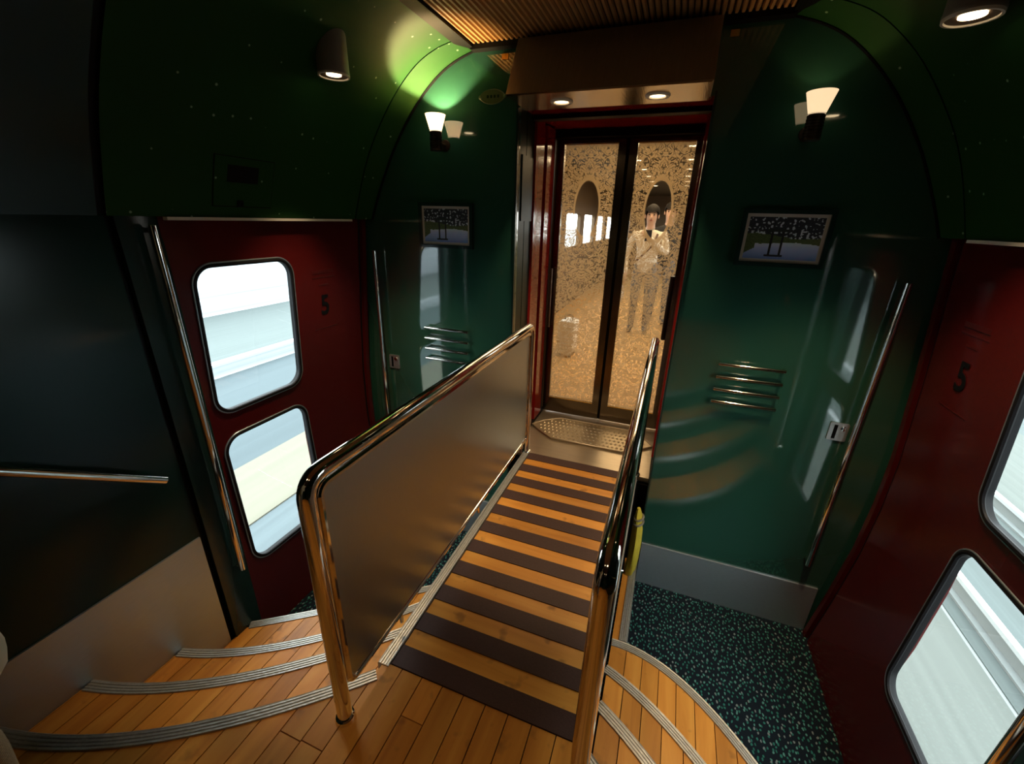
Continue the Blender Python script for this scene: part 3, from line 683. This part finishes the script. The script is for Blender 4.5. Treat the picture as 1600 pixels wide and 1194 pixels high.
# ================================================================== OBJECTS
# ---- ramp railings
def railing(s_, label):
    X = s_*.345; t = thing('railing', (X, -.75, UP), label, 'railing', 'railings on both sides of the ramp')
    pts = [(X, -1.598, UP-.001), (X, -1.598, 1.538), (X, .09, 1.538), (X, .09, UP-.001)]
    mbq = MB().tube(rpath(pts, .06, 8), .0215, 18); rtube = mbq.build('rail_tube', 'chrome', t)
    ip = [(X, -1.556, UP+.065), (X, -1.556, 1.500), (X, .062, 1.500), (X, .062, UP+.065)]
    path = rpath([ip[3]]+ip[:], .0, 1)
    y0, y1, z0, z1 = -1.562, .062, UP+.105, 1.500
    loop = [(X, y, z) for y, z in rrect(y0, y1, z0, z1, .03, 5)]
    mb = MB(); mb.prism(rrect(y0, y1, z0, z1, .03, 5), X-.004, X+.004, lambda u, v, w_: (w_, u, v)); pan = mb.build('panel', 'panel_steel', t)
    MB().tube(loop, .0115, 10, closed=True).build('panel_frame', 'chrome', pan)
    for yy in (-1.598, .09): MB().lathe((X, yy, UP), [(.0215, .012), (.027, .010), (.030, .0), (.0, .0)], 18).build('base_flange', 'chrome', rtube)
    for yy in (-1.3, -.65, -.02): MB().tube([(X, yy, z0-.002), (X, yy, z0-.05)], .007, 8).build('foot_stud', 'chrome', pan)
    return t
railing(-1, 'chrome tube railing with brushed steel panel on left edge of walkway')
railing(1, 'chrome tube railing with brushed steel panel on right edge of walkway')

# ---- vertical grab rails
def grab(x, y, z0, z1, off, label, r=.0125, nm='grab_rail', brackets=True):
    t = thing(nm, (x, y, z0), label, 'grab rail', 'long chrome grab rails')
    MB().tube([(x, y, z0), (x, y, z0+.003), (x, y, z1-.003), (x, y, z1)], [r*.7, r, r, r*.7], 14).build('bar', 'chrome', t)
    for z in (z0+.02, z1-.02):
        MB().tube([(x, y, z), (x+off[0], y+off[1], z)], .009, 10).build('bracket', 'chrome', t)
    return t
grab(-1.30, -.045, .45, 1.915, (0, .045), 'long vertical chrome grab rail on end wall beside left red door')
grab(1.265, -.045, .46, 1.915, (0, .045), 'long vertical chrome grab rail on end wall beside right red door')
grab(-1.318, -1.192, .53, 2.06, (-.03, 0), 'long vertical chrome grab rail on near pillar of left red door', .014)
grab(1.318, -1.165, .53, 2.06, (.03, 0), 'long vertical chrome grab rail on near pillar of right red door', .014)
t = thing('stair_handrail', (-1.31, -1.6, 1.2), 'sloping chrome handrail on dark wall above left steps', 'handrail')
MB().tube([(-1.312, -1.377, 1.145), (-1.312, -1.382, 1.1485), (-1.312, -2.35, 1.835)], [.010, .0145, .0145], 14).build('bar', 'chrome', t)
for y in (-1.43, -2.2): MB().tube([(-1.312, y, 1.145-(y+1.377)*.709), (-1.362, y, 1.145-(y+1.377)*.709)], .008, 10).build('bracket', 'chrome', t)
t = thing('stair_handrail', (1.31, -1.8, 1.2), 'sloping chrome handrail on dark wall above right steps', 'handrail')
MB().tube([(1.312, -1.55, 1.27), (1.312, -2.35, 1.835)], .0145, 14).build('bar', 'chrome', t)
for y in (-1.6, -2.2): MB().tube([(1.312, y, 1.27-(y+1.55)*.709), (1.362, y, 1.27-(y+1.55)*.709)], .008, 10).build('bracket', 'chrome', t)
ORD = ['topmost', 'second from top', 'third from top', 'lowest']
for nm, x0, x1 in (('left', -.985, -.695), ('right', .652, .936)):
    for k, z in enumerate((1.482, 1.417, 1.352, 1.288)):
        t = thing('towel_bar', ((x0+x1)/2, -.03, z), '%s of four short chrome bars on %s green end wall' % (ORD[k], nm), 'bar', 'short chrome bars on the end wall')
        MB().tube([(x0, -.032, z), (x1, -.032, z)], .0085, 12).build('bar', 'chrome', t)
        for xx in (x0+.006, x1-.006): MB().tube([(xx, -.034, z), (xx, .0, z)], .007, 10).build('bracket', 'chrome', t)

# ---- framed photographs
def picture(x0, x1, z0, z1, label):
    t = thing('framed_photograph', ((x0+x1)/2, -.01, z0), label, 'picture', 'framed lake photographs')
    fw_ = .018
    for a, c, e_, f in ((x0, x1, z1-fw_, z1), (x0, x1, z0, z0+fw_), (x0, x0+fw_, z0+fw_, z1-fw_), (x1-fw_, x1, z0+fw_, z1-fw_)):
        MB().box(a, c, -.024, 0, e_, f).build('frame_bar', 'frame_green', t)
    MB().box(x0+fw_, x1-fw_, -.012, 0, z0+fw_, z1-fw_).build('mount', 'mat_board', t)
    p0, p1, q0, q1 = x0+.031, x1-.031, z0+.031, z1-.031; W, H = 96, 64
    vs = [(p0+(p1-p0)*i/W, -.0125, q0+(q1-q0)*j/H) for j in range(H+1) for i in range(W+1)]
    fs = [(j*(W+1)+i, j*(W+1)+i+1, (j+1)*(W+1)+i+1, (j+1)*(W+1)+i) for j in range(H) for i in range(W)]
    o = MB().add(vs, fs).build('print', 'print', t); me = o.data
    ca = me.color_attributes.new('tint', 'FLOAT_COLOR', 'CORNER')
    for pl in me.polygons:
        i, j = pl.index % W, pl.index // W; u, v = i/W, j/H
        n1 = noise.noise((u*7, v*5, 1)); n2 = noise.noise((u*34, v*22, 3)); n3 = noise.noise((u*24, v*17, 7))
        hill = .44+.05*math.sin(u*7)+.03*n1; shore = .40-.16*max(0, 1-abs(u-.72)*1.7)*.3-.12*max(0, .22-u)
        if v < .36+.07*max(0, 1-abs(u-.68)*2.2)-.03*u+.02*n1 and not (u < .13 and v > .12+u):
            k = v/.4; col = (.10+.35*k+.05*n1, .16+.36*k, .38+.32*k)                 # water
        elif v < .56+.05*n1+.05*math.sin(u*5+1): g = .5+.5*n2; col = (.035+.05*g+.05*max(0, u-.7), .06+.06*g, .02+.02*g)   # far shore trees
        else: col = (.42, .47, .52) if n3+.45*n2 > .34-.22*(v < .68) else (.012+.02*abs(n2), .016+.02*abs(n2), .026+.02*abs(n2))
        tx0, tx1 = .345, .49                                                        # gate standing in the water
        if .05 < v < .68 and (abs(u-tx0) < .016 or abs(u-tx1) < .016): col = (.008, .010, .014)
        if .655 < v < .705 and .28 < u < .55: col = (.012, .02, .02)
        if .575 < v < .60 and .315 < u < .52: col = (.010, .014, .014)
        if .06 < v < .10 and .29 < u < .54: col = (.01, .012, .02)
        for li in pl.loop_indices: ca.data[li].color = (min(1, col[0]*1.7), min(1, col[1]*1.7), min(1, col[2]*1.7), 1)
picture(-.998, -.667, 1.948, 2.182, 'small framed photo of a lake gate on left green end wall')
picture(.624, .966, 1.945, 2.178, 'small framed photo of a lake gate on right green end wall')

# ---- wall sconces
def sconce(x, label, shade, power, bulb):
    t = thing('wall_sconce', (x, -.09, 2.42), label, 'lamp', 'cone shaded wall sconces')
    y = -.095
    mb = MB().lathe((x, y, 0), [(.028, 2.503), (.050, 2.576), (.048, 2.576), (.026, 2.503)], 32); mb.build('lamp_shade', shade, t)
    pr = [(0, 2.418), (.029, 2.418)]
    for k in range(8): z = 2.42+k*.0105; pr += [(.0305, z), (.0305, z+.006), (.027, z+.007), (.027, z+.0105)]
    pr += [(.0305, 2.505), (0, 2.505)]
    MB().lathe((x, y, 0), pr, 24).build('socket', 'socket', t)
    MB().tube([(x, y, 2.455), (x, 0, 2.455)], .008, 10).build('arm', 'socket', t)
    MB().lathe((x, -.006, 2.455), [(0, 0), (.026, 0), (.028, .006)], 20, (0, 1, 0)).build('back_plate', 'socket', t)
    MB().ball((x, y, 2.517), .009, 10, 6).build('bulb', bulb, t)
    light('sconce_light', 'POINT', (x, y, 2.528), power, (1, .72, .34), t, shadow_soft_size=.008)
sconce(-.828, 'lit cone shaded wall sconce above photo on left green end wall', 'shade', 34.0, 'glow')
sconce(.790, 'dimmer cone shaded wall sconce above photo on right green end wall', 'shade_dim', .4, 'glow')

# ---- cylinder downlights on the coves
def downlight(x, y, label, power):
    t = thing('cove_downlight', (x, y, 2.614), label, 'lamp', 'grey cylinder downlights on the coves')
    MB().lathe((x, y, 0), [(.055, 2.620), (.058, 2.614), (.060, 2.618), (.060, 2.626), (.059, 2.629), (.056, 2.85), (0, 2.85)], 36).build('body', 'lamp_grey', t)
    MB().lathe((x, y, 0), [(.051, 2.618), (.053, 2.611), (.059, 2.611), (.060, 2.620)], 36).build('rim', 'lamp_white', t)
    MB().lathe((x, y, 0), [(.027, 2.6205), (.052, 2.615), (.055, 2.620), (.055, 2.64), (.027, 2.65)], 36).build('inner_cone', 'lamp_inner', t)
    MB().lathe((x, y, 0), [(0, 2.6165), (.028, 2.6165), (.028, 2.622), (0, 2.622)], 24).build('lens', 'glow', t)
    light('downlight_spot', 'SPOT', (x, y, 2.608), power, parent=t, spot_size=math.radians(74), spot_blend=.6, shadow_soft_size=.03)
downlight(-.985, -.60, 'grey cylinder downlight on left green cove, half sunk in panel', 62)
downlight(.985, -.56, 'grey cylinder downlight on right green cove at frame top', 62)

# ---- small fittings
for x, nm in ((-1.245, 'left'), (1.215, 'right')):
    t = thing('latch_plate', (x, 0, 1.18), 'small chrome latch plate with dark slot on %s end wall beside grab rail' % nm, 'latch', 'latch plates')
    lp_ = MB().prism(rrect(x-.038, x+.038, 1.172, 1.262, .006, 3), -.007, 0, lambda u, v, w_: (u, w_, v)).build('plate', 'latch', t)
    xs_ = x-.014
    MB().box(xs_-.007, xs_+.007, -.0085, -.004, 1.182, 1.252).build('slot', 'black', lp_)
    MB().lathe((x+.016, -.006, 1.238), [(.013, 0), (.012, -.006), (0, -.007)], 14, (0, 1, 0)).build('knob', 'chrome', lp_)
for x, nm in ((-.502, 'left'), (.464, 'right')):
    t = MB().box(x-.016, x+.016, -.004, 0, 2.800, 2.822).build('wall_tag', 'gold_tag'); tag(t, 'tiny gold tag on end wall near ceiling, %s of canopy' % nm, 'tag', 'gold wall tags')
t = thing('oval_plaque', (-.56, 0, 2.63), 'dark green oval plaque on end wall left of canopy', 'plaque')
ov = [(-.563+.062*math.cos(a)*(1 if abs(math.cos(a)) < .8 else 1.02), 2.655+.030*math.sin(a)) for a in [2*PI*k/36 for k in range(36)]]
MB().prism(ov, -.006, 0, lambda u, v, w_: (u, w_, v)).build('plate', 'plaque', t)
MB().tube([(u, -.006, v) for u, v in ov], .0022, 6, closed=True).build('rim', 'plaque', t)
for s_ in (-1, 1): MB().lathe((-.563+s_*.064, -.006, 2.655), [(.009, .006), (.009, 0), (.004, -.003), (0, -.003)], 14, (0, 1, 0)).build('screw', 'plaque', t)
for k in range(4): MB().box(-.592+k*.018, -.582+k*.018, -.0075, -.005, 2.650, 2.662).build('raised_mark', 'green_jamb', t)
# access hatch on the left cove
def cove_at(z, d=0):
    for a, c in zip(PM, PM[1:]):
        if a.y <= z <= c.y: f = (z-a.y)/(c.y-a.y); return -(a.x+(c.x-a.x)*f)+d
t = thing('access_hatch', (-1.3, -.83, 2.12), 'small green hatch with dark label on left cove above red door', 'hatch')
def cpatch(y0, y1, z0, z1, d, mat, nm):
    mb = MB(); n = 6; vs = []
    for i in range(n+1):
        z = z0+(z1-z0)*i/n
        for y in (y0, y1): vs += [(cove_at(z, d), y, z)]
        for y in (y1, y0): vs += [(cove_at(z, -.004), y, z)]
    fs = [(4*i+a, 4*i+(a+1) % 4, 4*i+4+(a+1) % 4, 4*i+4+a) for i in range(n) for a in range(4)] + [(3, 2, 1, 0), (4*n, 4*n+1, 4*n+2, 4*n+3)]
    return mb.add(vs, fs).build(nm, mat, t)
cpatch(-.955, -.69, 2.125, 2.305, .0015, 'black', 'gap'); cpatch(-.952, -.693, 2.128, 2.302, .003, 'cove', 'panel')
cpatch(-.90, -.765, 2.215, 2.275, .0042, 'black', 'label_plate'); cpatch(-.852, -.828, 2.126, 2.150, .008, 'black', 'key_knob')
# bridge plate with raised tread
t = thing('bridge_plate', (0, .46, UP), 'octagonal checkered metal bridge plate on the gangway floor', 'plate')
ov = [(-.422, .46), (-.36, .40), (-.24, .31), (.24, .31), (.36, .40), (.422, .46), (.36, .55), (.25, .635), (-.25, .635), (-.36, .55)]
mb = MB(); mb.prism(ov, UP, UP+.012, lambda u, v, w_: (u, v, w_)); mb.build('plate', 'checker', t)
MB().tube([(u, v, UP+.012) for u, v in ov], .004, 6, closed=True).build('rim', 'gangway_plate', t)
mb = MB()
for i in range(-13, 14):
    for j in range(7):
        x = i*.029+(.0145 if j % 2 else 0); y = .34+j*.045
        if inpoly((x*1.06, (y-.47)*1.12+.47), ov):
            mb.add([(x-.012, y, UP+.0122), (x, y-.016, UP+.0122), (x+.012, y, UP+.0122), (x, y+.016, UP+.0122), (x, y, UP+.0165)], [(0, 1, 4), (1, 2, 4), (2, 3, 4), (3, 0, 4)])
tag(mb.build('tread_pattern', 'checker', t, angle=10), kind='stuff')
# yellow bundle standing between ramp and end wall
t = thing('cloth_bundle', (.400, -.14, RISE), 'yellow cloth bundle tied with grey strap between walkway and right end wall', 'bundle')
zs = [RISE, RISE+.03, RISE+.12, RISE+.25, RISE+.34, RISE+.41, RISE+.46]; ws = [.022, .028, .030, .031, .027, .020, .008]
mb = MB(); vs = []; n = 16
for i, (z, w_) in enumerate(zip(zs, ws)):
    for k in range(n):
        a = 2*PI*k/n; r = w_*(1+.12*math.sin(5*a+i)); vs.append((.395+.012*math.sin(i*.5)+r*math.cos(a), -.14+r*1.5*math.sin(a), z))
fs = [(i*n+k, i*n+(k+1) % n, (i+1)*n+(k+1) % n, (i+1)*n+k) for i in range(len(zs)-1) for k in range(n)] + [tuple(range(n-1, -1, -1)), tuple(range((len(zs)-1)*n, len(zs)*n))]
mb.add(vs, fs).build('cloth', 'yellow_cloth', t)
for zz, rr in ((RISE+.37, .026), (RISE+.40, .023)):
    MB().tube([(.405+rr*math.cos(2*PI*k/14), -.14+rr*1.5*math.sin(2*PI*k/14), zz+.008*math.cos(2*PI*k/14)) for k in range(14)], .006, 8, closed=True).build('strap', 'grey_cloth', t)

# ================================================================== PEOPLE
def hand_chain(w, d, side, sc=1.0, curl=.5, palm_n=None):
    """wrist position, direction, thumb side vector -> list of (name, pts, radii) chains for a hand"""
    d = d.normalized(); sd = (side - d*side.dot(d)).normalized(); pn = d.cross(sd)
    ch = [('palm', [w, w+d*.045*sc, w+d*.085*sc], [.022*sc, .030*sc, .028*sc])]
    lens = [.066, .076, .070, .054]
    for i in range(4):
        b0 = w+d*.080*sc+sd*(.026-.0175*i)*sc; l = lens[i]*sc; c = curl
        p1 = b0+(d*math.cos(c*.6)+pn*math.sin(c*.6))*l*.45; p2 = p1+(d*math.cos(c*1.5)+pn*math.sin(c*1.5))*l*.32; p3 = p2+(d*math.cos(c*2.3)+pn*math.sin(c*2.3))*l*.25
        ch.append(('finger', [b0, p1, p2, p3], [.0085*sc, .0082*sc, .0075*sc, .006*sc]))
    b0 = w+d*.028*sc+sd*.022*sc; p1 = b0+(d*.55+sd*.8)*.034*sc; p2 = p1+(d*.8+sd*.35+pn*.4)*.028*sc
    ch.append(('thumb', [b0, p1, p2], [.011*sc, .0095*sc, .0075*sc]))
    return ch
def person(name, base, H, J, mats, label, hair_long=.0, face=Vector((0, -1, 0))):
    """J: joint positions relative to base; one continuous skinned mesh"""
    t = thing(name, base, label, 'person'); B = Vector(base)
    bm = bmesh.new(); lay = bm.verts.layers.skin.verify(); V_ = {}
    def vert(k, p, r):
        v = bm.verts.new(p); v[lay].radius = (r, r) if not hasattr(r, '__len__') else r; V_[k] = v; return v
    for k, (p, r) in J.items(): vert(k, Vector(p), r)
    E_ = [('pelvis', 'belly'), ('belly', 'chest'), ('chest', 'neck0'), ('neck0', 'neck'), ('neck', 'jaw'), ('jaw', 'head'), ('head', 'crown')]
    for s_ in 'LR':
        E_ += [('chest', 'sh'+s_), ('sh'+s_, 'el'+s_), ('el'+s_, 'wr'+s_), ('pelvis', 'hip'+s_), ('hip'+s_, 'kn'+s_), ('kn'+s_, 'an'+s_), ('an'+s_, 'toe'+s_)]
    for a, c in E_: bm.edges.new((V_[a], V_[c]))
    V_['pelvis'][lay].use_root = True
    fwd = face.normalized(); rightv = fwd.cross(Vector((0, 0, 1)))
    for s_, sg in (('L', -1), ('R', 1)):
        w = V_['wr'+s_].co; d = (w-V_['el'+s_].co).normalized()
        side = fwd if abs(d.z) > .7 else Vector((0, 0, 1))
        for nm, pts, rs in hand_chain(w+d*.012, d, side, 1.0, .75 if d.z < -.5 else .9):
            prev = V_['wr'+s_] if nm == 'palm' else V_['palm'+s_] 
            for i, (p, r) in enumerate(zip(pts, rs)):
                v = vert(nm+s_+str(len(V_)), p, r); bm.edges.new((prev, v)); prev = v
                if nm == 'palm' and i == 1: V_['palm'+s_] = v
    me0 = bpy.data.meshes.new('skeleton'); bm.to_mesh(me0); bm.free()
    ob = bpy.data.objects.new('skeleton', me0); COL.objects.link(ob)
    md = ob.modifiers.new('skin', 'SKIN'); md.use_smooth_shade = True; sb = ob.modifiers.new('sub', 'SUBSURF'); sb.levels = 2; sb.render_levels = 2
    dg = bpy.context.evaluated_depsgraph_get(); dg.update(); me = bpy.data.meshes.new_from_object(ob.evaluated_get(dg)); bpy.data.objects.remove(ob)
    me.name = 'body'; me.materials.clear()
    for k in ('skin', 'top', 'legs', 'shoe'): me.materials.append(MAT[mats[k]])
    Jp = {k: Vector(v[0]) for k, v in J.items()}
    segs = [(0, Jp['neck'], Jp['crown']), (1, Jp['pelvis'], Jp['neck0'])]
    for s_ in 'LR':
        hd = Jp['wr'+s_] + (Jp['wr'+s_]-Jp['el'+s_]).normalized()*.19
        segs += [(1, Jp['sh'+s_], Jp['el'+s_]), (1, Jp['el'+s_], Jp['wr'+s_]), (0, Jp['wr'+s_]*.97+hd*.03, hd), (2, Jp['hip'+s_]-Vector((0, 0, .03)), Jp['an'+s_]), (3, Jp['an'+s_]-Vector((0, 0, .02)), Jp['toe'+s_])]
    def dist(p, a, c): d = c-a; f = max(0, min(1, (p-a).dot(d)/d.length_squared)); return (p-a-d*f).length
    for pl in me.polygons:
        c = pl.center; pl.material_index = min(segs, key=lambda s: dist(c, s[1], s[2]))[0]; pl.use_smooth = True
    body = bpy.data.objects.new('body', me); COL.objects.link(body); body.parent = t
    hc = Jp['head']; cr_ = Jp['crown']
    # hair cap
    mb = MB(); n = 20; vs = []
    for i in range(10):
        th = PI*.62*i/9
        for k in range(n):
            a = 2*PI*k/n; dirv = Vector((math.sin(th)*math.cos(a), math.sin(th)*math.sin(a), math.cos(th)))
            front_ = dirv.dot(fwd); lim = 1.0
            z = max(dirv.z, .12+.22*noise.noise((a*3, 0, 2)) if front_ > .45 else (-.9-hair_long)); rr = 1.0+.06*noise.noise(dirv*4)
            vs.append(hc+B*0+Vector((dirv.x*.087*rr, dirv.y*.100*rr, .035+z*.105*rr)))
    fs = [(i*n+k, i*n+(k+1) % n, (i+1)*n+(k+1) % n, (i+1)*n+k) for i in range(9) for k in range(n)] + [tuple(range(n-1, -1, -1))]
    for i in range(len(vs)): vs[i] = vs[i]+B-fwd*.012
    mb.add(vs, fs).build('hair', 'hair', t, angle=80)
    f0 = hc+B+fwd*.088
    for sg in (-1, 1):
        MB().ball(f0+rightv*sg*.031+Vector((0, 0, .012))-fwd*.010, (.012, .008, .006), 8, 6).build('eye', 'hair', body)
        MB().ball(f0+rightv*sg*.031+Vector((0, 0, .030))-fwd*.008, (.018, .006, .004), 8, 6).build('eyebrow', 'hair', body)
        MB().ball(hc+B+rightv*sg*.080+Vector((0, 0, -.005)), (.010, .018, .028), 8, 6).build('ear', 'skin', body)
    MB().ball(f0+Vector((0, 0, -.018))+fwd*.006, (.011, .014, .020), 8, 6).build('nose', 'skin', body)
    MB().ball(f0+Vector((0, 0, -.052))-fwd*.006, (.022, .008, .006), 8, 6).build('mouth', 'lip', body)
    return t
def joints(H, arms, fwd=(0, -1, 0)):
    f = Vector(fwd); r = f.cross(Vector((0, 0, 1))); s = H/1.62; Z = Vector((0, 0, 1))
    J = {'pelvis': (Z*.88*s, (.135*s, .105*s)), 'belly': (Z*1.03*s, (.13*s, .10*s)), 'chest': (Z*1.22*s, (.15*s, .11*s)), 'neck0': (Z*1.34*s, (.075*s, .065*s)), 'neck': (Z*1.385*s+f*.01, (.052*s, .052*s)),
         'jaw': (Z*1.44*s+f*.022, (.060*s, .068*s)), 'head': (Z*1.51*s+f*.010, (.076*s, .090*s)), 'crown': (Z*1.575*s, (.060*s, .070*s))}
    for k, sg in (('L', -1), ('R', 1)):
        J['hip'+k] = (Z*.84*s+r*sg*.085*s, .088*s); J['kn'+k] = (Z*.46*s+r*sg*.090*s+f*.015, .060*s); J['an'+k] = (Z*.075*s+r*sg*.095*s, .042*s); J['toe'+k] = (Z*.030*s+r*sg*.105*s+f*.15*s, (.036*s, .026*s))
        J['sh'+k] = (Z*1.29*s+r*sg*.175*s, .062*s)
        e_, w = arms[k]; J['el'+k] = (Vector(e_)*s, .046*s); J['wr'+k] = (Vector(w)*s, .032*s)
    return J
# facing -Y: right hand side vector r = f x Z = (-1,0,0) -> 'R' is at -X
P1 = (.03, 3.72, UP)
JJ = joints(1.60, {'R': ((-.27, .02, 1.03), (-.24, -.10, .80)), 'L': ((.24, -.06, 1.06), (.03, -.24, 1.24))})
per1 = person('person', P1, 1.6, JJ, dict(skin='skin', top='jacket', legs='trousers', shoe='shoe'), 'person in pale jacket raising a phone beyond right glass door')
MB().box(.0, .075, P1[1]-.36, P1[1]-.35, UP+1.20, UP+1.33).build('phone', 'phone_body'); tag(bpy.data.objects['phone'], 'dark phone held up by person in pale jacket', 'phone')
t = thing('plastic_bag', (-.22, 3.56, UP+.48), 'pale plastic bag hanging from hand of person in pale jacket', 'bag')
mb = MB(); mb.lathe((-.275, 3.60, UP+.42), [(0, 0), (.06, .01), (.085, .09), (.07, .19), (.03, .26), (.015, .30), (0, .30)], 18); mb.build('sack', 'plastic_bag', t)
MB().tube(rpath([(-.295, 3.60, UP+.70), (-.29, 3.60, UP+.80), (-.26, 3.60, UP+.80), (-.255, 3.60, UP+.70)], .02), .006, 8).build('handle', 'plastic_bag', t)
sb_ = MB().tube([(.13, 3.66, UP+1.28), (.09, 3.58, UP+1.15), (-.02, 3.56, UP+1.02), (-.14, 3.60, UP+.90)], .013, 8).build('shoulder_strap', 'strap', per1); tag(sb_, 'brown strap')
JJ = joints(1.66, {'R': ((-.26, .0, 1.02), (-.25, -.08, .78)), 'L': ((.26, .0, 1.02), (.25, -.10, .78))})
person('person', (.235, 4.35, UP), 1.66, JJ, dict(skin='skin', top='black_cloth', legs='denim', shoe='shoe'), 'person in black standing behind person in pale jacket')
# companion beside the viewpoint, only a sleeve and bag reach into the picture
f3 = Vector((0, 1, 0))
JJ = joints(1.60, {'R': ((.285, .305, .972), (.05, .31, 1.03)), 'L': ((-.27, -.02, 1.03), (-.26, .06, .78))}, (0, 1, 0))
person('person', (-.50, -2.42, UP), 1.6, JJ, dict(skin='beige_cloth', top='beige_cloth', legs='trousers', shoe='shoe'), 'person in beige sleeves at lower left edge of view', face=f3)

t = thing('tote_bag', (-.52, -2.12, 1.02), 'woven straw tote bag hanging from beige sleeve at lower left edge of view', 'bag')
mb = MB(); vs = []; fs = []; rows = [(1.02, .13, .055), (1.06, .15, .068), (1.22, .165, .078), (1.40, .155, .060), (1.43, .15, .050)]
n = 24
for z, a_, b__ in rows:
    for k in range(n): an = 2*PI*k/n; vs.append((-.71+a_*math.copysign(abs(math.cos(an))**.6, math.cos(an)), -2.14+b__*math.copysign(abs(math.sin(an))**.6, math.sin(an)), z))
fs = [(i*n+k, i*n+(k+1) % n, (i+1)*n+(k+1) % n, (i+1)*n+k) for i in range(len(rows)-1) for k in range(n)] + [tuple(range(n-1, -1, -1))]
mb.add(vs, fs).build('sack', 'woven', t)
for yy in (-2.155, -2.075): MB().tube(rpath([(-.80, yy-.03, 1.41), (-.66, -2.13, 1.80), (-.58, -2.13, 1.80), (-.64, yy-.03, 1.41)], .05), .009, 8).build('handle', 'woven', t)
print('objects', len(bpy.data.objects))
